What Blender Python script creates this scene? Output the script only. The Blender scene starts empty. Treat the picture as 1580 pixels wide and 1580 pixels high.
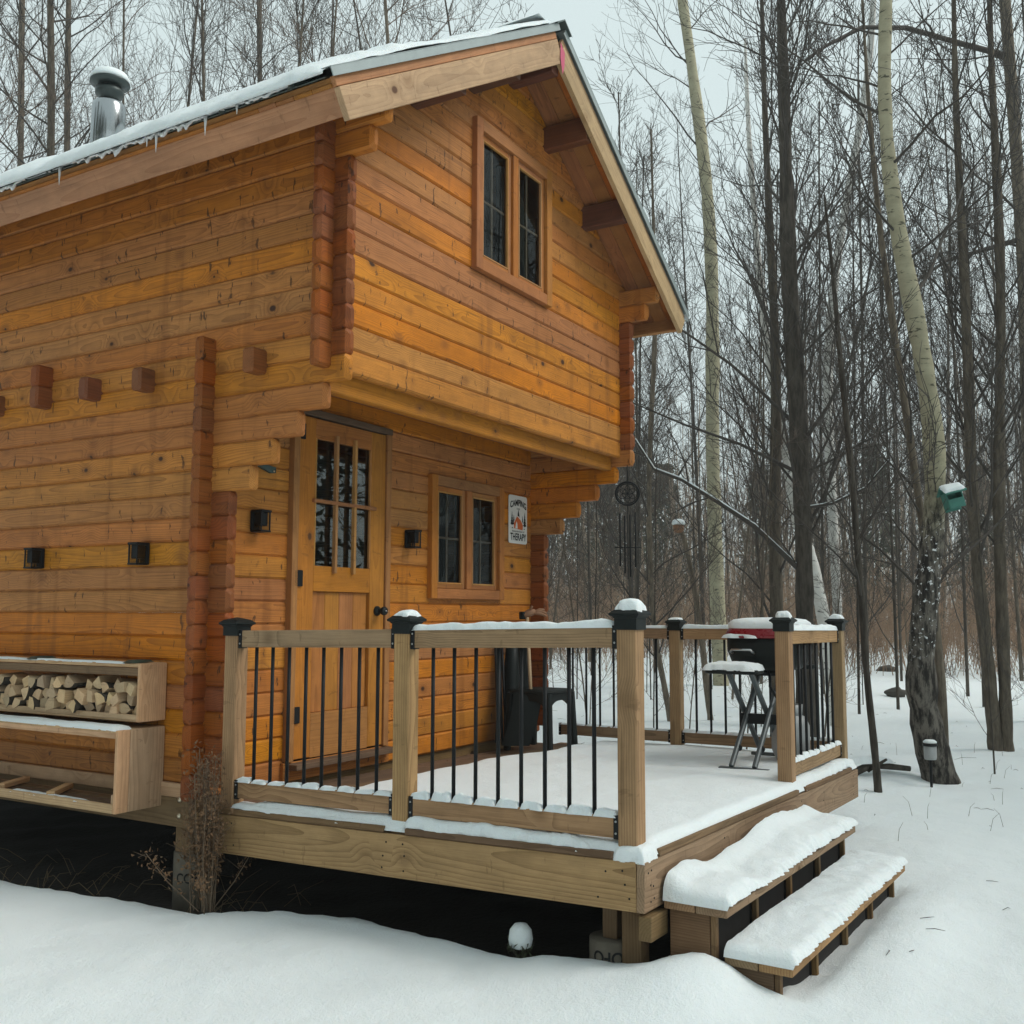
import bpy, bmesh, math, random
import numpy as np
from mathutils import Vector, Matrix, noise as mn

# ---------------------------------------------------------------- camera, sky, sun, exposure
SC = bpy.context.scene
COL = SC.collection
random.seed(7)
cam = bpy.data.cameras.new('camera'); cam_o = bpy.data.objects.new('camera', cam); COL.objects.link(cam_o)
CAM = Vector((-4.1397, -4.5066, 1.0701))
yaw, pitch, roll = 0.53787, 0.09973, 0.00229
f_ = Vector((math.cos(pitch)*math.cos(yaw), math.cos(pitch)*math.sin(yaw), math.sin(pitch)))
r_ = Vector((math.sin(yaw), -math.cos(yaw), 0)); u_ = r_.cross(f_)
r2 = math.cos(roll)*r_ + math.sin(roll)*u_; u2 = -math.sin(roll)*r_ + math.cos(roll)*u_
cam_o.matrix_world = Matrix(((r2.x, u2.x, -f_.x, CAM.x), (r2.y, u2.y, -f_.y, CAM.y), (r2.z, u2.z, -f_.z, CAM.z), (0, 0, 0, 1)))
cam.sensor_width = 36; cam.lens = 36*1563.8/1580; cam.clip_end = 2000; cam.clip_start = .05
SC.camera = cam_o

SUN_AZ, SUN_EL = math.radians(-66), math.radians(43)      # soft bright patch of cloud, out over the front yard
world = bpy.data.worlds.new('World'); SC.world = world; world.use_nodes = True
wn = world.node_tree.nodes; wl = world.node_tree.links
bg = wn['Background']; sky = wn.new('ShaderNodeTexSky'); sky.sky_type = 'NISHITA'; sky.sun_disc = False
sky.sun_elevation = SUN_EL; sky.sun_rotation = math.pi/2 - SUN_AZ; sky.dust_density = 4
mx = wn.new('ShaderNodeMix'); mx.data_type = 'RGBA'; mx.inputs[0].default_value = .9   # thick cloud over the clear sky
mx.inputs[7].default_value = (4.95, 5.75, 5.7, 1)
wl.new(sky.outputs[0], mx.inputs[6]); wl.new(mx.outputs[2], bg.inputs[0]); bg.inputs[1].default_value = .1
sun = bpy.data.lights.new('sun', 'SUN'); sun.energy = 1.5; sun.angle = math.radians(32); sun.color = (1, .97, .92)
sun_o = bpy.data.objects.new('sun', sun); COL.objects.link(sun_o)
sd = Vector((math.cos(SUN_EL)*math.cos(SUN_AZ), math.cos(SUN_EL)*math.sin(SUN_AZ), math.sin(SUN_EL)))
sun_o.rotation_euler = sd.to_track_quat('Z', 'Y').to_euler(); sun_o.location = sd*30
vs = SC.view_settings; vs.view_transform = 'Standard'; vs.look = 'None'; vs.exposure = .64; vs.gamma = 1; vs.use_curve_mapping = False
SC.render.engine = 'CYCLES'; SC.cycles.use_denoising = True; SC.cycles.max_bounces = 6; SC.cycles.transparent_max_bounces = 12

# ---------------------------------------------------------------- materials
def newmat(name):
    m = bpy.data.materials.new(name); m.use_nodes = True
    return m, m.node_tree.nodes, m.node_tree.links, m.node_tree.nodes['Principled BSDF']

def nd(ns, t, **kw):
    n = ns.new(t)
    for k, v in kw.items(): setattr(n, k, v)
    return n

def mth(ns, ls, op, a, b=None, c=None, clamp=False):
    n = ns.new('ShaderNodeMath'); n.operation = op; n.use_clamp = clamp
    for i, v in enumerate((a, b, c)):
        if v is None: continue
        if isinstance(v, (int, float)): n.inputs[i].default_value = v
        else: ls.new(v, n.inputs[i])
    return n.outputs[0]

def mixc(ns, ls, fac, a, b, blend='MIX'):
    n = ns.new('ShaderNodeMix'); n.data_type = 'RGBA'; n.blend_type = blend
    for i, v in ((0, fac), (6, a), (7, b)):
        if isinstance(v, (int, float)): n.inputs[i].default_value = v
        elif isinstance(v, tuple): n.inputs[i].default_value = (*v, 1) if len(v) == 3 else v
        else: ls.new(v, n.inputs[i])
    return n.outputs[2]

def vmul(ns, ls, v, s):
    n = ns.new('ShaderNodeVectorMath'); n.operation = 'MULTIPLY'; ls.new(v, n.inputs[0]); n.inputs[1].default_value = s
    return n.outputs[0]

def noise(ns, ls, vec, scale, detail=3, rough=.55):
    n = ns.new('ShaderNodeTexNoise'); n.inputs['Scale'].default_value = scale; n.inputs['Detail'].default_value = detail
    n.inputs['Roughness'].default_value = rough; ls.new(vec, n.inputs['Vector'])
    return n.outputs['Fac']

def ss(ns, ls, v, a, b, to0=0., to1=1.):
    n = ns.new('ShaderNodeMapRange'); n.interpolation_type = 'SMOOTHSTEP'
    ls.new(v, n.inputs[0]); n.inputs[1].default_value = a; n.inputs[2].default_value = b
    n.inputs[3].default_value = to0; n.inputs[4].default_value = to1
    return n.outputs[0]

def bump(ns, ls, h, strength, dist, bsdf):
    b = ns.new('ShaderNodeBump'); b.inputs['Strength'].default_value = strength; b.inputs['Distance'].default_value = dist
    ls.new(h, b.inputs['Height']); ls.new(b.outputs[0], bsdf.inputs['Normal'])

def wood(name, early, late, knotc=(.09, .035, .012), var=.28, grey=.0, ringf=85, knot=.5, rough=.62, streak=.3, stain=None, cracks=.35, drip=0, greycol=(.2, .13, .08)):
    """sawn softwood: growth rings round a wandering pith, fibre, knots; grain runs along local X; each board its own shift and tint"""
    m, ns, ls, b = newmat(name)
    tc = nd(ns, 'ShaderNodeTexCoord'); oi = nd(ns, 'ShaderNodeObjectInfo'); rnd = oi.outputs['Random']
    sh = nd(ns, 'ShaderNodeCombineXYZ')
    ls.new(mth(ns, ls, 'MULTIPLY', rnd, 71.3), sh.inputs[0])
    ls.new(mth(ns, ls, 'MULTIPLY', mth(ns, ls, 'FRACT', mth(ns, ls, 'MULTIPLY', rnd, 13.7)), 3.0), sh.inputs[1])
    ls.new(mth(ns, ls, 'MULTIPLY', mth(ns, ls, 'FRACT', mth(ns, ls, 'MULTIPLY', rnd, 29.1)), 3.0), sh.inputs[2])
    add = nd(ns, 'ShaderNodeVectorMath', operation='ADD'); ls.new(tc.outputs['Object'], add.inputs[0]); ls.new(sh.outputs[0], add.inputs[1])
    p = add.outputs[0]
    sep = nd(ns, 'ShaderNodeSeparateXYZ'); ls.new(tc.outputs['Object'], sep.inputs[0])
    # knots
    vor = nd(ns, 'ShaderNodeTexVoronoi'); vor.inputs['Scale'].default_value = 1
    ls.new(vmul(ns, ls, p, (4.3, .7, 6.0)), vor.inputs['Vector'])
    kd = vor.outputs['Distance']; kc = nd(ns, 'ShaderNodeSeparateColor'); ls.new(vor.outputs['Color'], kc.inputs[0])
    has = mth(ns, ls, 'LESS_THAN', kc.outputs[0], knot)
    ksz = mth(ns, ls, 'MULTIPLY_ADD', mth(ns, ls, 'POWER', kc.outputs[1], 3.0), .09, .045)
    kmask = mth(ns, ls, 'MULTIPLY', has, mth(ns, ls, 'SUBTRACT', 1.0, ss(ns, ls, mth(ns, ls, 'DIVIDE', kd, ksz), .65, 1.15)))
    kbend = mth(ns, ls, 'MULTIPLY', has, ss(ns, ls, kd, .55, .05))
    # rings
    wob = noise(ns, ls, vmul(ns, ls, p, (.55, 1, 1)), 1.0, 2)
    wob2 = noise(ns, ls, vmul(ns, ls, p, (1.6, 6, 6)), 1.0, 2)
    yo = mth(ns, ls, 'ADD', sep.outputs[1], mth(ns, ls, 'MULTIPLY_ADD', mth(ns, ls, 'FRACT', mth(ns, ls, 'MULTIPLY', rnd, 7.3)), .16, .02))
    zo = mth(ns, ls, 'ADD', sep.outputs[2], mth(ns, ls, 'MULTIPLY_ADD', mth(ns, ls, 'FRACT', mth(ns, ls, 'MULTIPLY', rnd, 17.9)), .16, -.08))
    yo = mth(ns, ls, 'ADD', yo, mth(ns, ls, 'MULTIPLY_ADD', wob, .10, -.05))
    zo = mth(ns, ls, 'ADD', zo, mth(ns, ls, 'MULTIPLY_ADD', wob2, .035, -.0175))
    rr = mth(ns, ls, 'SQRT', mth(ns, ls, 'ADD', mth(ns, ls, 'MULTIPLY', yo, yo), mth(ns, ls, 'MULTIPLY', zo, zo)))
    rr = mth(ns, ls, 'ADD', rr, mth(ns, ls, 'MULTIPLY', kbend, .022))
    ring = mth(ns, ls, 'FRACT', mth(ns, ls, 'MULTIPLY', rr, ringf))
    ring = mth(ns, ls, 'POWER', ring, 2.2)
    fib = noise(ns, ls, vmul(ns, ls, p, (5, 150, 150)), 1.0, 3, .6)
    blot = noise(ns, ls, vmul(ns, ls, p, (1.1, 4, 4)), 1.0, 4, .6)
    mott = noise(ns, ls, vmul(ns, ls, p, (9, 14, 14)), 1.0, 3, .6)
    fac = mth(ns, ls, 'ADD', mth(ns, ls, 'MULTIPLY', ring, .55), mth(ns, ls, 'MULTIPLY_ADD', fib, .9, -.36), clamp=True)
    c = mixc(ns, ls, fac, early, late)
    # board to board tint, and weathered patches
    v1 = mth(ns, ls, 'FRACT', mth(ns, ls, 'MULTIPLY', rnd, 41.7))
    hs = nd(ns, 'ShaderNodeHueSaturation'); ls.new(c, hs.inputs['Color'])
    ls.new(mth(ns, ls, 'MULTIPLY_ADD', mth(ns, ls, 'FRACT', mth(ns, ls, 'MULTIPLY', rnd, 53.3)), .014, .493), hs.inputs['Hue'])
    ls.new(mth(ns, ls, 'MULTIPLY_ADD', v1, .14, .93), hs.inputs['Saturation'])
    val = mth(ns, ls, 'MULTIPLY_ADD', v1, var*1.2, 1-var*.65)
    val = mth(ns, ls, 'MULTIPLY', val, mth(ns, ls, 'MULTIPLY_ADD', blot, .9, .55))
    val = mth(ns, ls, 'MULTIPLY', val, mth(ns, ls, 'MULTIPLY_ADD', mott, .5, .75))
    ls.new(val, hs.inputs['Value']); c = hs.outputs[0]
    if grey:
        gm = mth(ns, ls, 'MULTIPLY', ss(ns, ls, mth(ns, ls, 'FRACT', mth(ns, ls, 'MULTIPLY', rnd, 91.7)), .55, .8), ss(ns, ls, blot, .3, .6, .3, 1))
        c = mixc(ns, ls, mth(ns, ls, 'MULTIPLY', gm, grey), c, mixc(ns, ls, fac, greycol, tuple(x*.45 for x in greycol)))
    # dark checks and pitch streaks running with and off the knots
    stw = nd(ns, 'ShaderNodeTexNoise'); stw.inputs['Scale'].default_value = 9; ls.new(p, stw.inputs['Vector'])
    stp = nd(ns, 'ShaderNodeVectorMath', operation='MULTIPLY_ADD'); ls.new(stw.outputs['Color'], stp.inputs[0]); stp.inputs[1].default_value = (.035, 0, .02); ls.new(p, stp.inputs[2])
    stv = noise(ns, ls, vmul(ns, ls, stp.outputs[0], (26, 5, 8)), 1.0, 3, .6)
    stm = mth(ns, ls, 'MULTIPLY', ss(ns, ls, stv, .635, .69), streak)
    c = mixc(ns, ls, stm, c, tuple(x*.8 for x in knotc))
    crk = noise(ns, ls, vmul(ns, ls, p, (1.4, 12, 75)), 1.0, 2, .5)
    c = mixc(ns, ls, mth(ns, ls, 'MULTIPLY', ss(ns, ls, crk, .69, .72), cracks), c, tuple(x*.7 for x in knotc))
    if drip:                                  # water marks running down the wall
        gp = nd(ns, 'ShaderNodeNewGeometry'); dn = noise(ns, ls, vmul(ns, ls, gp.outputs['Position'], (7, 7, .55)), 1.0, 3, .6)
        c = mixc(ns, ls, mth(ns, ls, 'MULTIPLY', ss(ns, ls, dn, .54, .7), drip*2), c, tuple(x*.8 for x in late))
    krim = mth(ns, ls, 'MULTIPLY', has, ss(ns, ls, kd, .34, .08, 0, .45))
    c = mixc(ns, ls, krim, c, tuple(x*.5+y*.6 for x, y in zip(late, knotc)))
    c = mixc(ns, ls, kmask, c, knotc)
    if stain:
        at = nd(ns, 'ShaderNodeAttribute', attribute_name='stain')
        c = mixc(ns, ls, mth(ns, ls, 'MULTIPLY', at.outputs['Fac'], ss(ns, ls, blot, .3, .6, .75, 1)), c, mixc(ns, ls, mott, stain, tuple(x*.7 for x in stain)), 'MULTIPLY')
    ls.new(c, b.inputs['Base Color'])
    b.inputs['Roughness'].default_value = rough; b.inputs['Specular IOR Level'].default_value = .3
    h = mth(ns, ls, 'ADD', mth(ns, ls, 'MULTIPLY', fac, -.5), mth(ns, ls, 'MULTIPLY', kmask, .6))
    bump(ns, ls, h, .35, .0025, b)
    return m

def plain(name, col, rough=.5, metal=0, nscale=0, namp=.25, bumpd=0, spec=.5):
    m, ns, ls, b = newmat(name)
    b.inputs['Roughness'].default_value = rough; b.inputs['Metallic'].default_value = metal; b.inputs['Specular IOR Level'].default_value = spec
    if nscale:
        tc = nd(ns, 'ShaderNodeTexCoord'); n = noise(ns, ls, tc.outputs['Object'], nscale, 4, .6)
        c = mixc(ns, ls, n, tuple(x*(1-namp) for x in col), tuple(min(1, x*(1+namp)) for x in col)); ls.new(c, b.inputs['Base Color'])
        ls.new(mth(ns, ls, 'MULTIPLY_ADD', n, .25, rough-.12), b.inputs['Roughness'])
        if bumpd: bump(ns, ls, n, .5, bumpd, b)
    else: b.inputs['Base Color'].default_value = (*col, 1)
    return m

def snowmat(name, col=(.825, .88, .89), sc=1.0):
    m, ns, ls, b = newmat(name)
    tc = nd(ns, 'ShaderNodeNewGeometry'); p = tc.outputs['Position']
    n1 = noise(ns, ls, p, 11*sc, 5, .65); n2 = noise(ns, ls, p, 90*sc, 3, .7); n3 = noise(ns, ls, p, 420, 2, .6)
    c = mixc(ns, ls, n1, tuple(x*.96 for x in col), tuple(min(.93, x*1.02) for x in col)); ls.new(c, b.inputs['Base Color'])
    b.inputs['Roughness'].default_value = .75; b.inputs['Specular IOR Level'].default_value = .25
    b.inputs['Subsurface Weight'].default_value = .25; b.inputs['Subsurface Radius'].default_value = (.03, .04, .05); b.inputs['Subsurface Scale'].default_value = .5
    h = mth(ns, ls, 'ADD', mth(ns, ls, 'MULTIPLY', n1, .5), mth(ns, ls, 'ADD', mth(ns, ls, 'MULTIPLY', n2, .22), mth(ns, ls, 'MULTIPLY', n3, .1)))
    bump(ns, ls, h, .85, .03, b)
    return m

def bark(name, c1, c2, kind='ridge', band=None, lichen=None):
    m, ns, ls, b = newmat(name)
    tc = nd(ns, 'ShaderNodeTexCoord'); oi = nd(ns, 'ShaderNodeObjectInfo')
    p = tc.outputs['Object']
    n = noise(ns, ls, vmul(ns, ls, p, (22, 22, 4.5) if kind == 'ridge' else (6, 6, 9)), 1.0, 5, .65)
    n0 = noise(ns, ls, p, 1.3, 3)
    c = mixc(ns, ls, ss(ns, ls, n, .33, .66), c1, c2)
    hgt = n
    if kind == 'aspen':
        nb = noise(ns, ls, vmul(ns, ls, p, (6, 6, 24)), 1.0, 3, .7)
        mark = ss(ns, ls, nb, .585, .65)
        c = mixc(ns, ls, mark, c, band or (.02, .018, .015))
        sepz = nd(ns, 'ShaderNodeSeparateXYZ'); ls.new(p, sepz.inputs[0])
        ripple = noise(ns, ls, vmul(ns, ls, p, (2, 2, 60)), 1.0, 2)
        c = mixc(ns, ls, mth(ns, ls, 'MULTIPLY', ripple, .35), c, tuple(x*.45 for x in c1))
    if lichen:
        c = mixc(ns, ls, ss(ns, ls, noise(ns, ls, p, 3.1, 4), .5, .7, 0, .6), c, lichen)
    c = mixc(ns, ls, mth(ns, ls, 'MULTIPLY', n0, .4), c, tuple(x*.4 for x in c1))
    hs = nd(ns, 'ShaderNodeHueSaturation'); ls.new(c, hs.inputs['Color']); ls.new(mth(ns, ls, 'MULTIPLY_ADD', oi.outputs['Random'], .5, .75), hs.inputs['Value'])
    ls.new(hs.outputs[0], b.inputs['Base Color']); b.inputs['Roughness'].default_value = .9; b.inputs['Specular IOR Level'].default_value = .15
    bump(ns, ls, hgt, .8, .02 if kind == 'ridge' else .006, b)
    return m

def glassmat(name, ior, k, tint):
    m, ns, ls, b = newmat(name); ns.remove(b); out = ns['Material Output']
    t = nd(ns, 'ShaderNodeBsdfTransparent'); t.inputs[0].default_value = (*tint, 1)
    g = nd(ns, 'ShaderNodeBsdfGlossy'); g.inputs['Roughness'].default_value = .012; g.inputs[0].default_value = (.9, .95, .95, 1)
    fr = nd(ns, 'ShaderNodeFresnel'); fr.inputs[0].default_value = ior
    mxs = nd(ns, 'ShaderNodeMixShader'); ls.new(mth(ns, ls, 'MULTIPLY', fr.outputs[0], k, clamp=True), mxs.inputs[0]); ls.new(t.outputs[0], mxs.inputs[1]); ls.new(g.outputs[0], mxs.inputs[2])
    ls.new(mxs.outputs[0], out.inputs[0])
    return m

def icemat(name='ice', tr=.75):
    m, ns, ls, b = newmat(name)
    b.inputs['Base Color'].default_value = (.85, .87, .88, 1); b.inputs['Roughness'].default_value = .15; b.inputs['Transmission Weight'].default_value = tr; b.inputs['IOR'].default_value = 1.31
    return m

M = {}
M['wall'] = wood('stained_log', (.50, .19, .033), (.20, .064, .011), knotc=(.05, .017, .005), var=.2, grey=.36, knot=.6, ringf=130, stain=(.62, .42, .37), streak=.8, cracks=.6, drip=.2, greycol=(.26, .115, .045))
M['wallend'] = wood('stained_joist', (.24, .07, .017), (.13, .035, .009), var=.25, knot=.25)
M['trim'] = wood('stained_trim', (.38, .15, .038), (.25, .09, .021), var=.12, knot=.25, ringf=120)
M['trimlight'] = wood('trim_light', (.46, .23, .075), (.3, .13, .035), var=.1, knot=.05, ringf=140)
M['door'] = wood('door_cedar', (.40, .162, .034), (.25, .09, .017), var=.2, knot=.2, ringf=100)
M['soffit'] = wood('soffit_pine', (.36, .138, .031), (.21, .072, .016), var=.16, knot=.45, streak=.5)
M['purlin'] = wood('dark_purlin', (.13, .045, .02), (.075, .026, .012), var=.15, knot=.2)
M['fascia'] = wood('fascia_pine', (.43, .22, .105), (.3, .135, .058), var=.1, knot=.25, ringf=75)
M['rake'] = wood('rake_pine', (.50, .32, .16), (.33, .19, .085), var=.12, knot=.75, ringf=90)
M['deck'] = wood('treated_lumber', (.37, .23, .118), (.155, .085, .037), knotc=(.11, .06, .025), var=.2, grey=.35, knot=.3, ringf=85, rough=.75, greycol=(.27, .215, .14))
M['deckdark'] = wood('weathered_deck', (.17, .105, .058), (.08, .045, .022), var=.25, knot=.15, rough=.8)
M['beam'] = wood('weathered_beam', (.21, .13, .06), (.105, .058, .024), knotc=(.05, .025, .01), var=.15, knot=.2, rough=.75)
M['crate'] = wood('crate_pine', (.56, .36, .21), (.36, .205, .1), knotc=(.16, .07, .03), var=.25, grey=.3, knot=.2, rough=.75, greycol=(.36, .28, .19))
M['split'] = wood('split_firewood', (.60, .43, .26), (.42, .27, .14), knotc=(.2, .12, .06), var=.4, knot=.2, ringf=140, rough=.85, grey=.5, greycol=(.3, .23, .17))
M['metal'] = plain('black_powder_coat', (.008, .009, .010), .5, 0, 40, .3, spec=.2)
M['cap'] = plain('black_plastic', (.008, .011, .0105), .5, 0, 25, .3, spec=.2)
M['steel'] = plain('galvanised_steel', (.42, .43, .43), .3, .9, 12, .25)
M['flue'] = plain('stainless_flue', (.36, .38, .39), .16, 1, 6, .12)
M['fluecap'] = plain('dark_flue_cap', (.05, .062, .06), .4, .6, 8, .3)
M['roof'] = plain('green_grey_roofing', (.085, .115, .108), .45, .2, 10, .25)
M['flash'] = plain('grey_flashing', (.29, .335, .335), .5, .25, 9, .2)
M['snow'] = snowmat('snow')
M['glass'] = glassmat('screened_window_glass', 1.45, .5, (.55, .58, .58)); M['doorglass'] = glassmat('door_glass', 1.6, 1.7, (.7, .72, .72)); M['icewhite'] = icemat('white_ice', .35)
M['dark'] = plain('dark_interior', (.02, .017, .014), .9)
M['black'] = plain('shade_black_wood', (.012, .010, .009), .9, 0, 14, .4)  # near-black colour, paints the deep shade under the step treads
M['curtain'] = plain('curtain_cloth', (.05, .055, .055), .9, 0, 30, .3)
M['grille'] = plain('grille_bar', (.3, .22, .15), .6)
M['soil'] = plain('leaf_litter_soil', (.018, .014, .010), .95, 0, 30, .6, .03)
M['concrete'] = plain('pier_cardboard', (.15, .13, .1), .9, 0, 18, .35, .004)
M['ink'] = plain('printed_ink', (.01, .01, .01), .8)
M['brass'] = plain('bolt_head', (.62, .55, .42), .3, .9)
M['white'] = plain('sign_enamel', (.72, .71, .67), .45, 0, 14, .06)
M['orange'] = plain('sign_orange', (.62, .13, .03), .5)
M['red'] = plain('red_lid', (.22, .006, .014), .28, 0, 20, .15)
M['leggrey'] = plain('grill_leg_grey', (.085, .1, .105), .4, .3, 10, .25)
M['tank'] = plain('gas_cylinder', (.33, .34, .34), .5, .2, 12, .2)
M['green'] = plain('green_painted_wood', (.035, .16, .125), .6, 0, 18, .35)
M['pink'] = plain('pink_film', (.5, .06, .13), .5)
M['glove'] = plain('worn_leather', (.27, .14, .075), .8, 0, 22, .4, .004)
M['bluegreen'] = plain('dark_green_metal', (.02, .05, .045), .5)
M['strap'] = plain('dark_green_strap', (.03, .055, .04), .6, 0, 30, .4)
M['straw'] = plain('dry_grass', (.19, .14, .08), .9, 0, 5, .4)
M['herb'] = plain('dead_herb', (.15, .085, .042), .9, 0, 9, .5)
M['herb2'] = plain('dead_herb_stem', (.14, .1, .065), .9, 0, 9, .4)
M['leafgreen'] = plain('small_shrub_leaf', (.05, .06, .03), .7, 0, 9, .4)
M['bark'] = bark('grey_bark', (.19, .158, .12), (.088, .072, .055))
M['barkdark'] = bark('dark_bark', (.10, .086, .07), (.04, .034, .028))
M['aspen'] = bark('aspen_bark', (.40, .37, .255), (.31, .285, .195), 'aspen', (.03, .027, .02))
M['aspenlow'] = bark('aspen_lower_bark', (.19, .17, .14), (.02, .018, .016))
M['birch'] = bark('birch_bark', (.75, .74, .7), (.66, .63, .58), 'aspen', (.03, .027, .022))
M['twig'] = plain('twig_bark', (.055, .047, .04), .9, 0, 2, .4)
M['twigbrown'] = plain('brown_twig', (.11, .08, .06), .9, 0, 2, .5)
M['farstem'] = plain('far_stem', (.29, .22, .155), .9, 0, .4, .4)
M['brush'] = plain('brush_twig', (.32, .205, .13), .9, 0, .5, .4)
M['needle'] = plain('evergreen_needles', (.06, .068, .036), .8, 0, 3, .5)
M['rock'] = plain('dark_rock', (.06, .055, .045), .9, 0, 9, .5, .02)


def leaner_bark():
    m = bark('leaner_bark', (.40, .37, .255), (.31, .285, .195), 'aspen', (.03, .027, .02)); ns, ls = m.node_tree.nodes, m.node_tree.links
    b = ns['Principled BSDF']; up = b.inputs['Base Color'].links[0].from_socket
    tc = nd(ns, 'ShaderNodeTexCoord'); p = tc.outputs['Object']; sp_ = nd(ns, 'ShaderNodeSeparateXYZ'); ls.new(p, sp_.inputs[0])
    n = noise(ns, ls, vmul(ns, ls, p, (20, 20, 6)), 1.0, 5, .7)
    low = mixc(ns, ls, ss(ns, ls, n, .38, .62), (.02, .018, .016), (.15, .135, .115))
    fl = noise(ns, ls, p, 26, 3, .6)
    zone = mth(ns, ls, 'MULTIPLY', ss(ns, ls, sp_.outputs[2], 1.1, 1.5), ss(ns, ls, sp_.outputs[2], 2.7, 2.3))
    low = mixc(ns, ls, mth(ns, ls, 'MULTIPLY', ss(ns, ls, fl, .6, .66), zone), low, (.75, .77, .78))
    zz = mth(ns, ls, 'MULTIPLY_ADD', n, 1.6, sp_.outputs[2])
    c = mixc(ns, ls, ss(ns, ls, zz, 3.0, 3.9), low, up); ls.new(c, b.inputs['Base Color'])
    return m
M['leaner'] = leaner_bark()

# ---------------------------------------------------------------- object helpers
WM = {}
def link(o, M_world=Matrix(), parent=None):
    COL.objects.link(o)
    if parent is not None:
        o.parent = parent; o.matrix_basis = WM[parent].inverted() @ M_world
    else: o.matrix_basis = M_world
    WM[o] = M_world.copy()
    return o

def thing(name, label, cat, loc=(0, 0, 0), group=None, rz=0):
    o = bpy.data.objects.new(name, None); o.empty_display_size = .1
    link(o, Matrix.Translation(loc) @ Matrix.Rotation(rz, 4, 'Z'))
    return tag(o, label, cat, group)

def tag(o, label, cat=None, group=None, kind=None):
    o['label'] = label
    if cat: o['category'] = cat
    if group: o['group'] = group
    if kind: o['kind'] = kind
    return o

def mesh(name, verts, faces, mat, parent=None, mw=Matrix(), smooth=False):
    me = bpy.data.meshes.new(name); me.from_pydata([tuple(v) for v in verts], [], [tuple(f) for f in faces]); me.update()
    if mat: me.materials.append(M[mat] if isinstance(mat, str) else mat)
    if smooth: me.polygons.foreach_set('use_smooth', [True]*len(me.polygons))
    o = bpy.data.objects.new(name, me)
    return link(o, mw, parent)

def inst(src, name, parent=None, mw=Matrix()):
    o = bpy.data.objects.new(name, src.data)
    return link(o, mw, parent)

def frame(p0, p1, up=(0, 0, 1)):
    p0, p1 = Vector(p0), Vector(p1); x = (p1-p0).normalized(); z = Vector(up); z = (z - x*z.dot(x)).normalized(); y = z.cross(x)
    c = (p0+p1)/2
    return Matrix(((x.x, y.x, z.x, c.x), (x.y, y.y, z.y, c.y), (x.z, y.z, z.z, c.z), (0, 0, 0, 1))), (p1-p0).length

def beam_geo(L, w, h, c=.003, ce=.003, s0=0, s1=0, stain0=0, stain1=0):
    """octagonal bar along X; s0,s1 slope the ends with z; stain rings near ends"""
    def octo(w2, h2, c):
        return [(-w2, -h2+c), (-w2+c, -h2), (w2-c, -h2), (w2, -h2+c), (w2, h2-c), (w2-c, h2), (-w2+c, h2), (-w2, h2-c)]
    w2, h2 = w/2, h/2
    full = octo(w2, h2, c); small = octo(w2-ce, h2-ce*1.15, max(.0005, c)) if ce > 0 else None
    rings = []
    if small: rings.append((-L/2, small, 1 if stain0 else 0))
    rings.append((-L/2+(ce if small else 0), full, 1 if stain0 else 0))
    if stain0: rings += [(-L/2+stain0-.012, full, 1), (-L/2+stain0+.006, full, 0)]
    if stain1: rings += [(L/2-stain1-.006, full, 0), (L/2-stain1+.012, full, 1)]
    rings.append((L/2-(ce if small else 0), full, 1 if stain1 else 0))
    if small: rings.append((L/2, small, 1 if stain1 else 0))
    V, F, A = [], [], []
    n = len(rings)
    for i, (x, prof, st) in enumerate(rings):
        t = i/(n-1)
        for (y, z) in prof:
            V.append((x + z*(s0*(1-t)+s1*t if n > 2 else (s0 if i == 0 else s1)), y, z)); A.append(st)
    for i in range(n-1):
        for k in range(8):
            a = i*8+k; b2 = i*8+(k+1) % 8
            F.append((a, a+8, b2+8, b2))
    F.append(tuple(range(8))); F.append(tuple(range((n-1)*8+7, (n-1)*8-1, -1)))
    return V, F, A

def beam(name, p0, p1, w, h, mat, parent=None, up=(0, 0, 1), c=.003, ce=.003, s0=0, s1=0, stain=(0, 0)):
    """w across, h along up"""
    mw, L = frame(p0, p1, up)
    V, F, A = beam_geo(L, w, h, min(c, w*.3, h*.3), min(ce, w*.3, h*.3), s0, s1, *stain)
    o = mesh(name, V, F, mat, parent, mw)
    if any(A):
        at = o.data.attributes.new('stain', 'FLOAT', 'POINT'); at.data.foreach_set('value', [float(a) for a in A])
    return o

def box(name, c, size, mat, parent=None, rz=0, bev=.003):
    x = Vector((math.cos(rz), math.sin(rz), 0))*size[0]/2
    c = Vector(c)
    return beam(name, c-x, c+x, size[1], size[2], mat, parent, c=bev, ce=bev)

def vbar(name, x, y, z0, z1, wx, wy, mat, parent=None, rz=0, bev=.003):
    """upright bar, grain along its length"""
    return beam(name, (x, y, z0), (x, y, z1), wy, wx, mat, parent, up=(math.cos(rz), math.sin(rz), 0), c=bev, ce=bev)

def lathe(name, prof, mat, parent=None, mw=Matrix(), n=24, smooth=True):
    V, F = [], []
    for r, z in prof:
        for k in range(n):
            a = 2*math.pi*k/n; V.append((r*math.cos(a), r*math.sin(a), z))
    for i in range(len(prof)-1):
        for k in range(n):
            F.append((i*n+k, i*n+(k+1) % n, (i+1)*n+(k+1) % n, (i+1)*n+k))
    F.append(tuple(range(n-1, -1, -1))); F.append(tuple(range((len(prof)-1)*n, len(prof)*n)))
    return mesh(name, V, F, mat, parent, mw, smooth)

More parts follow.
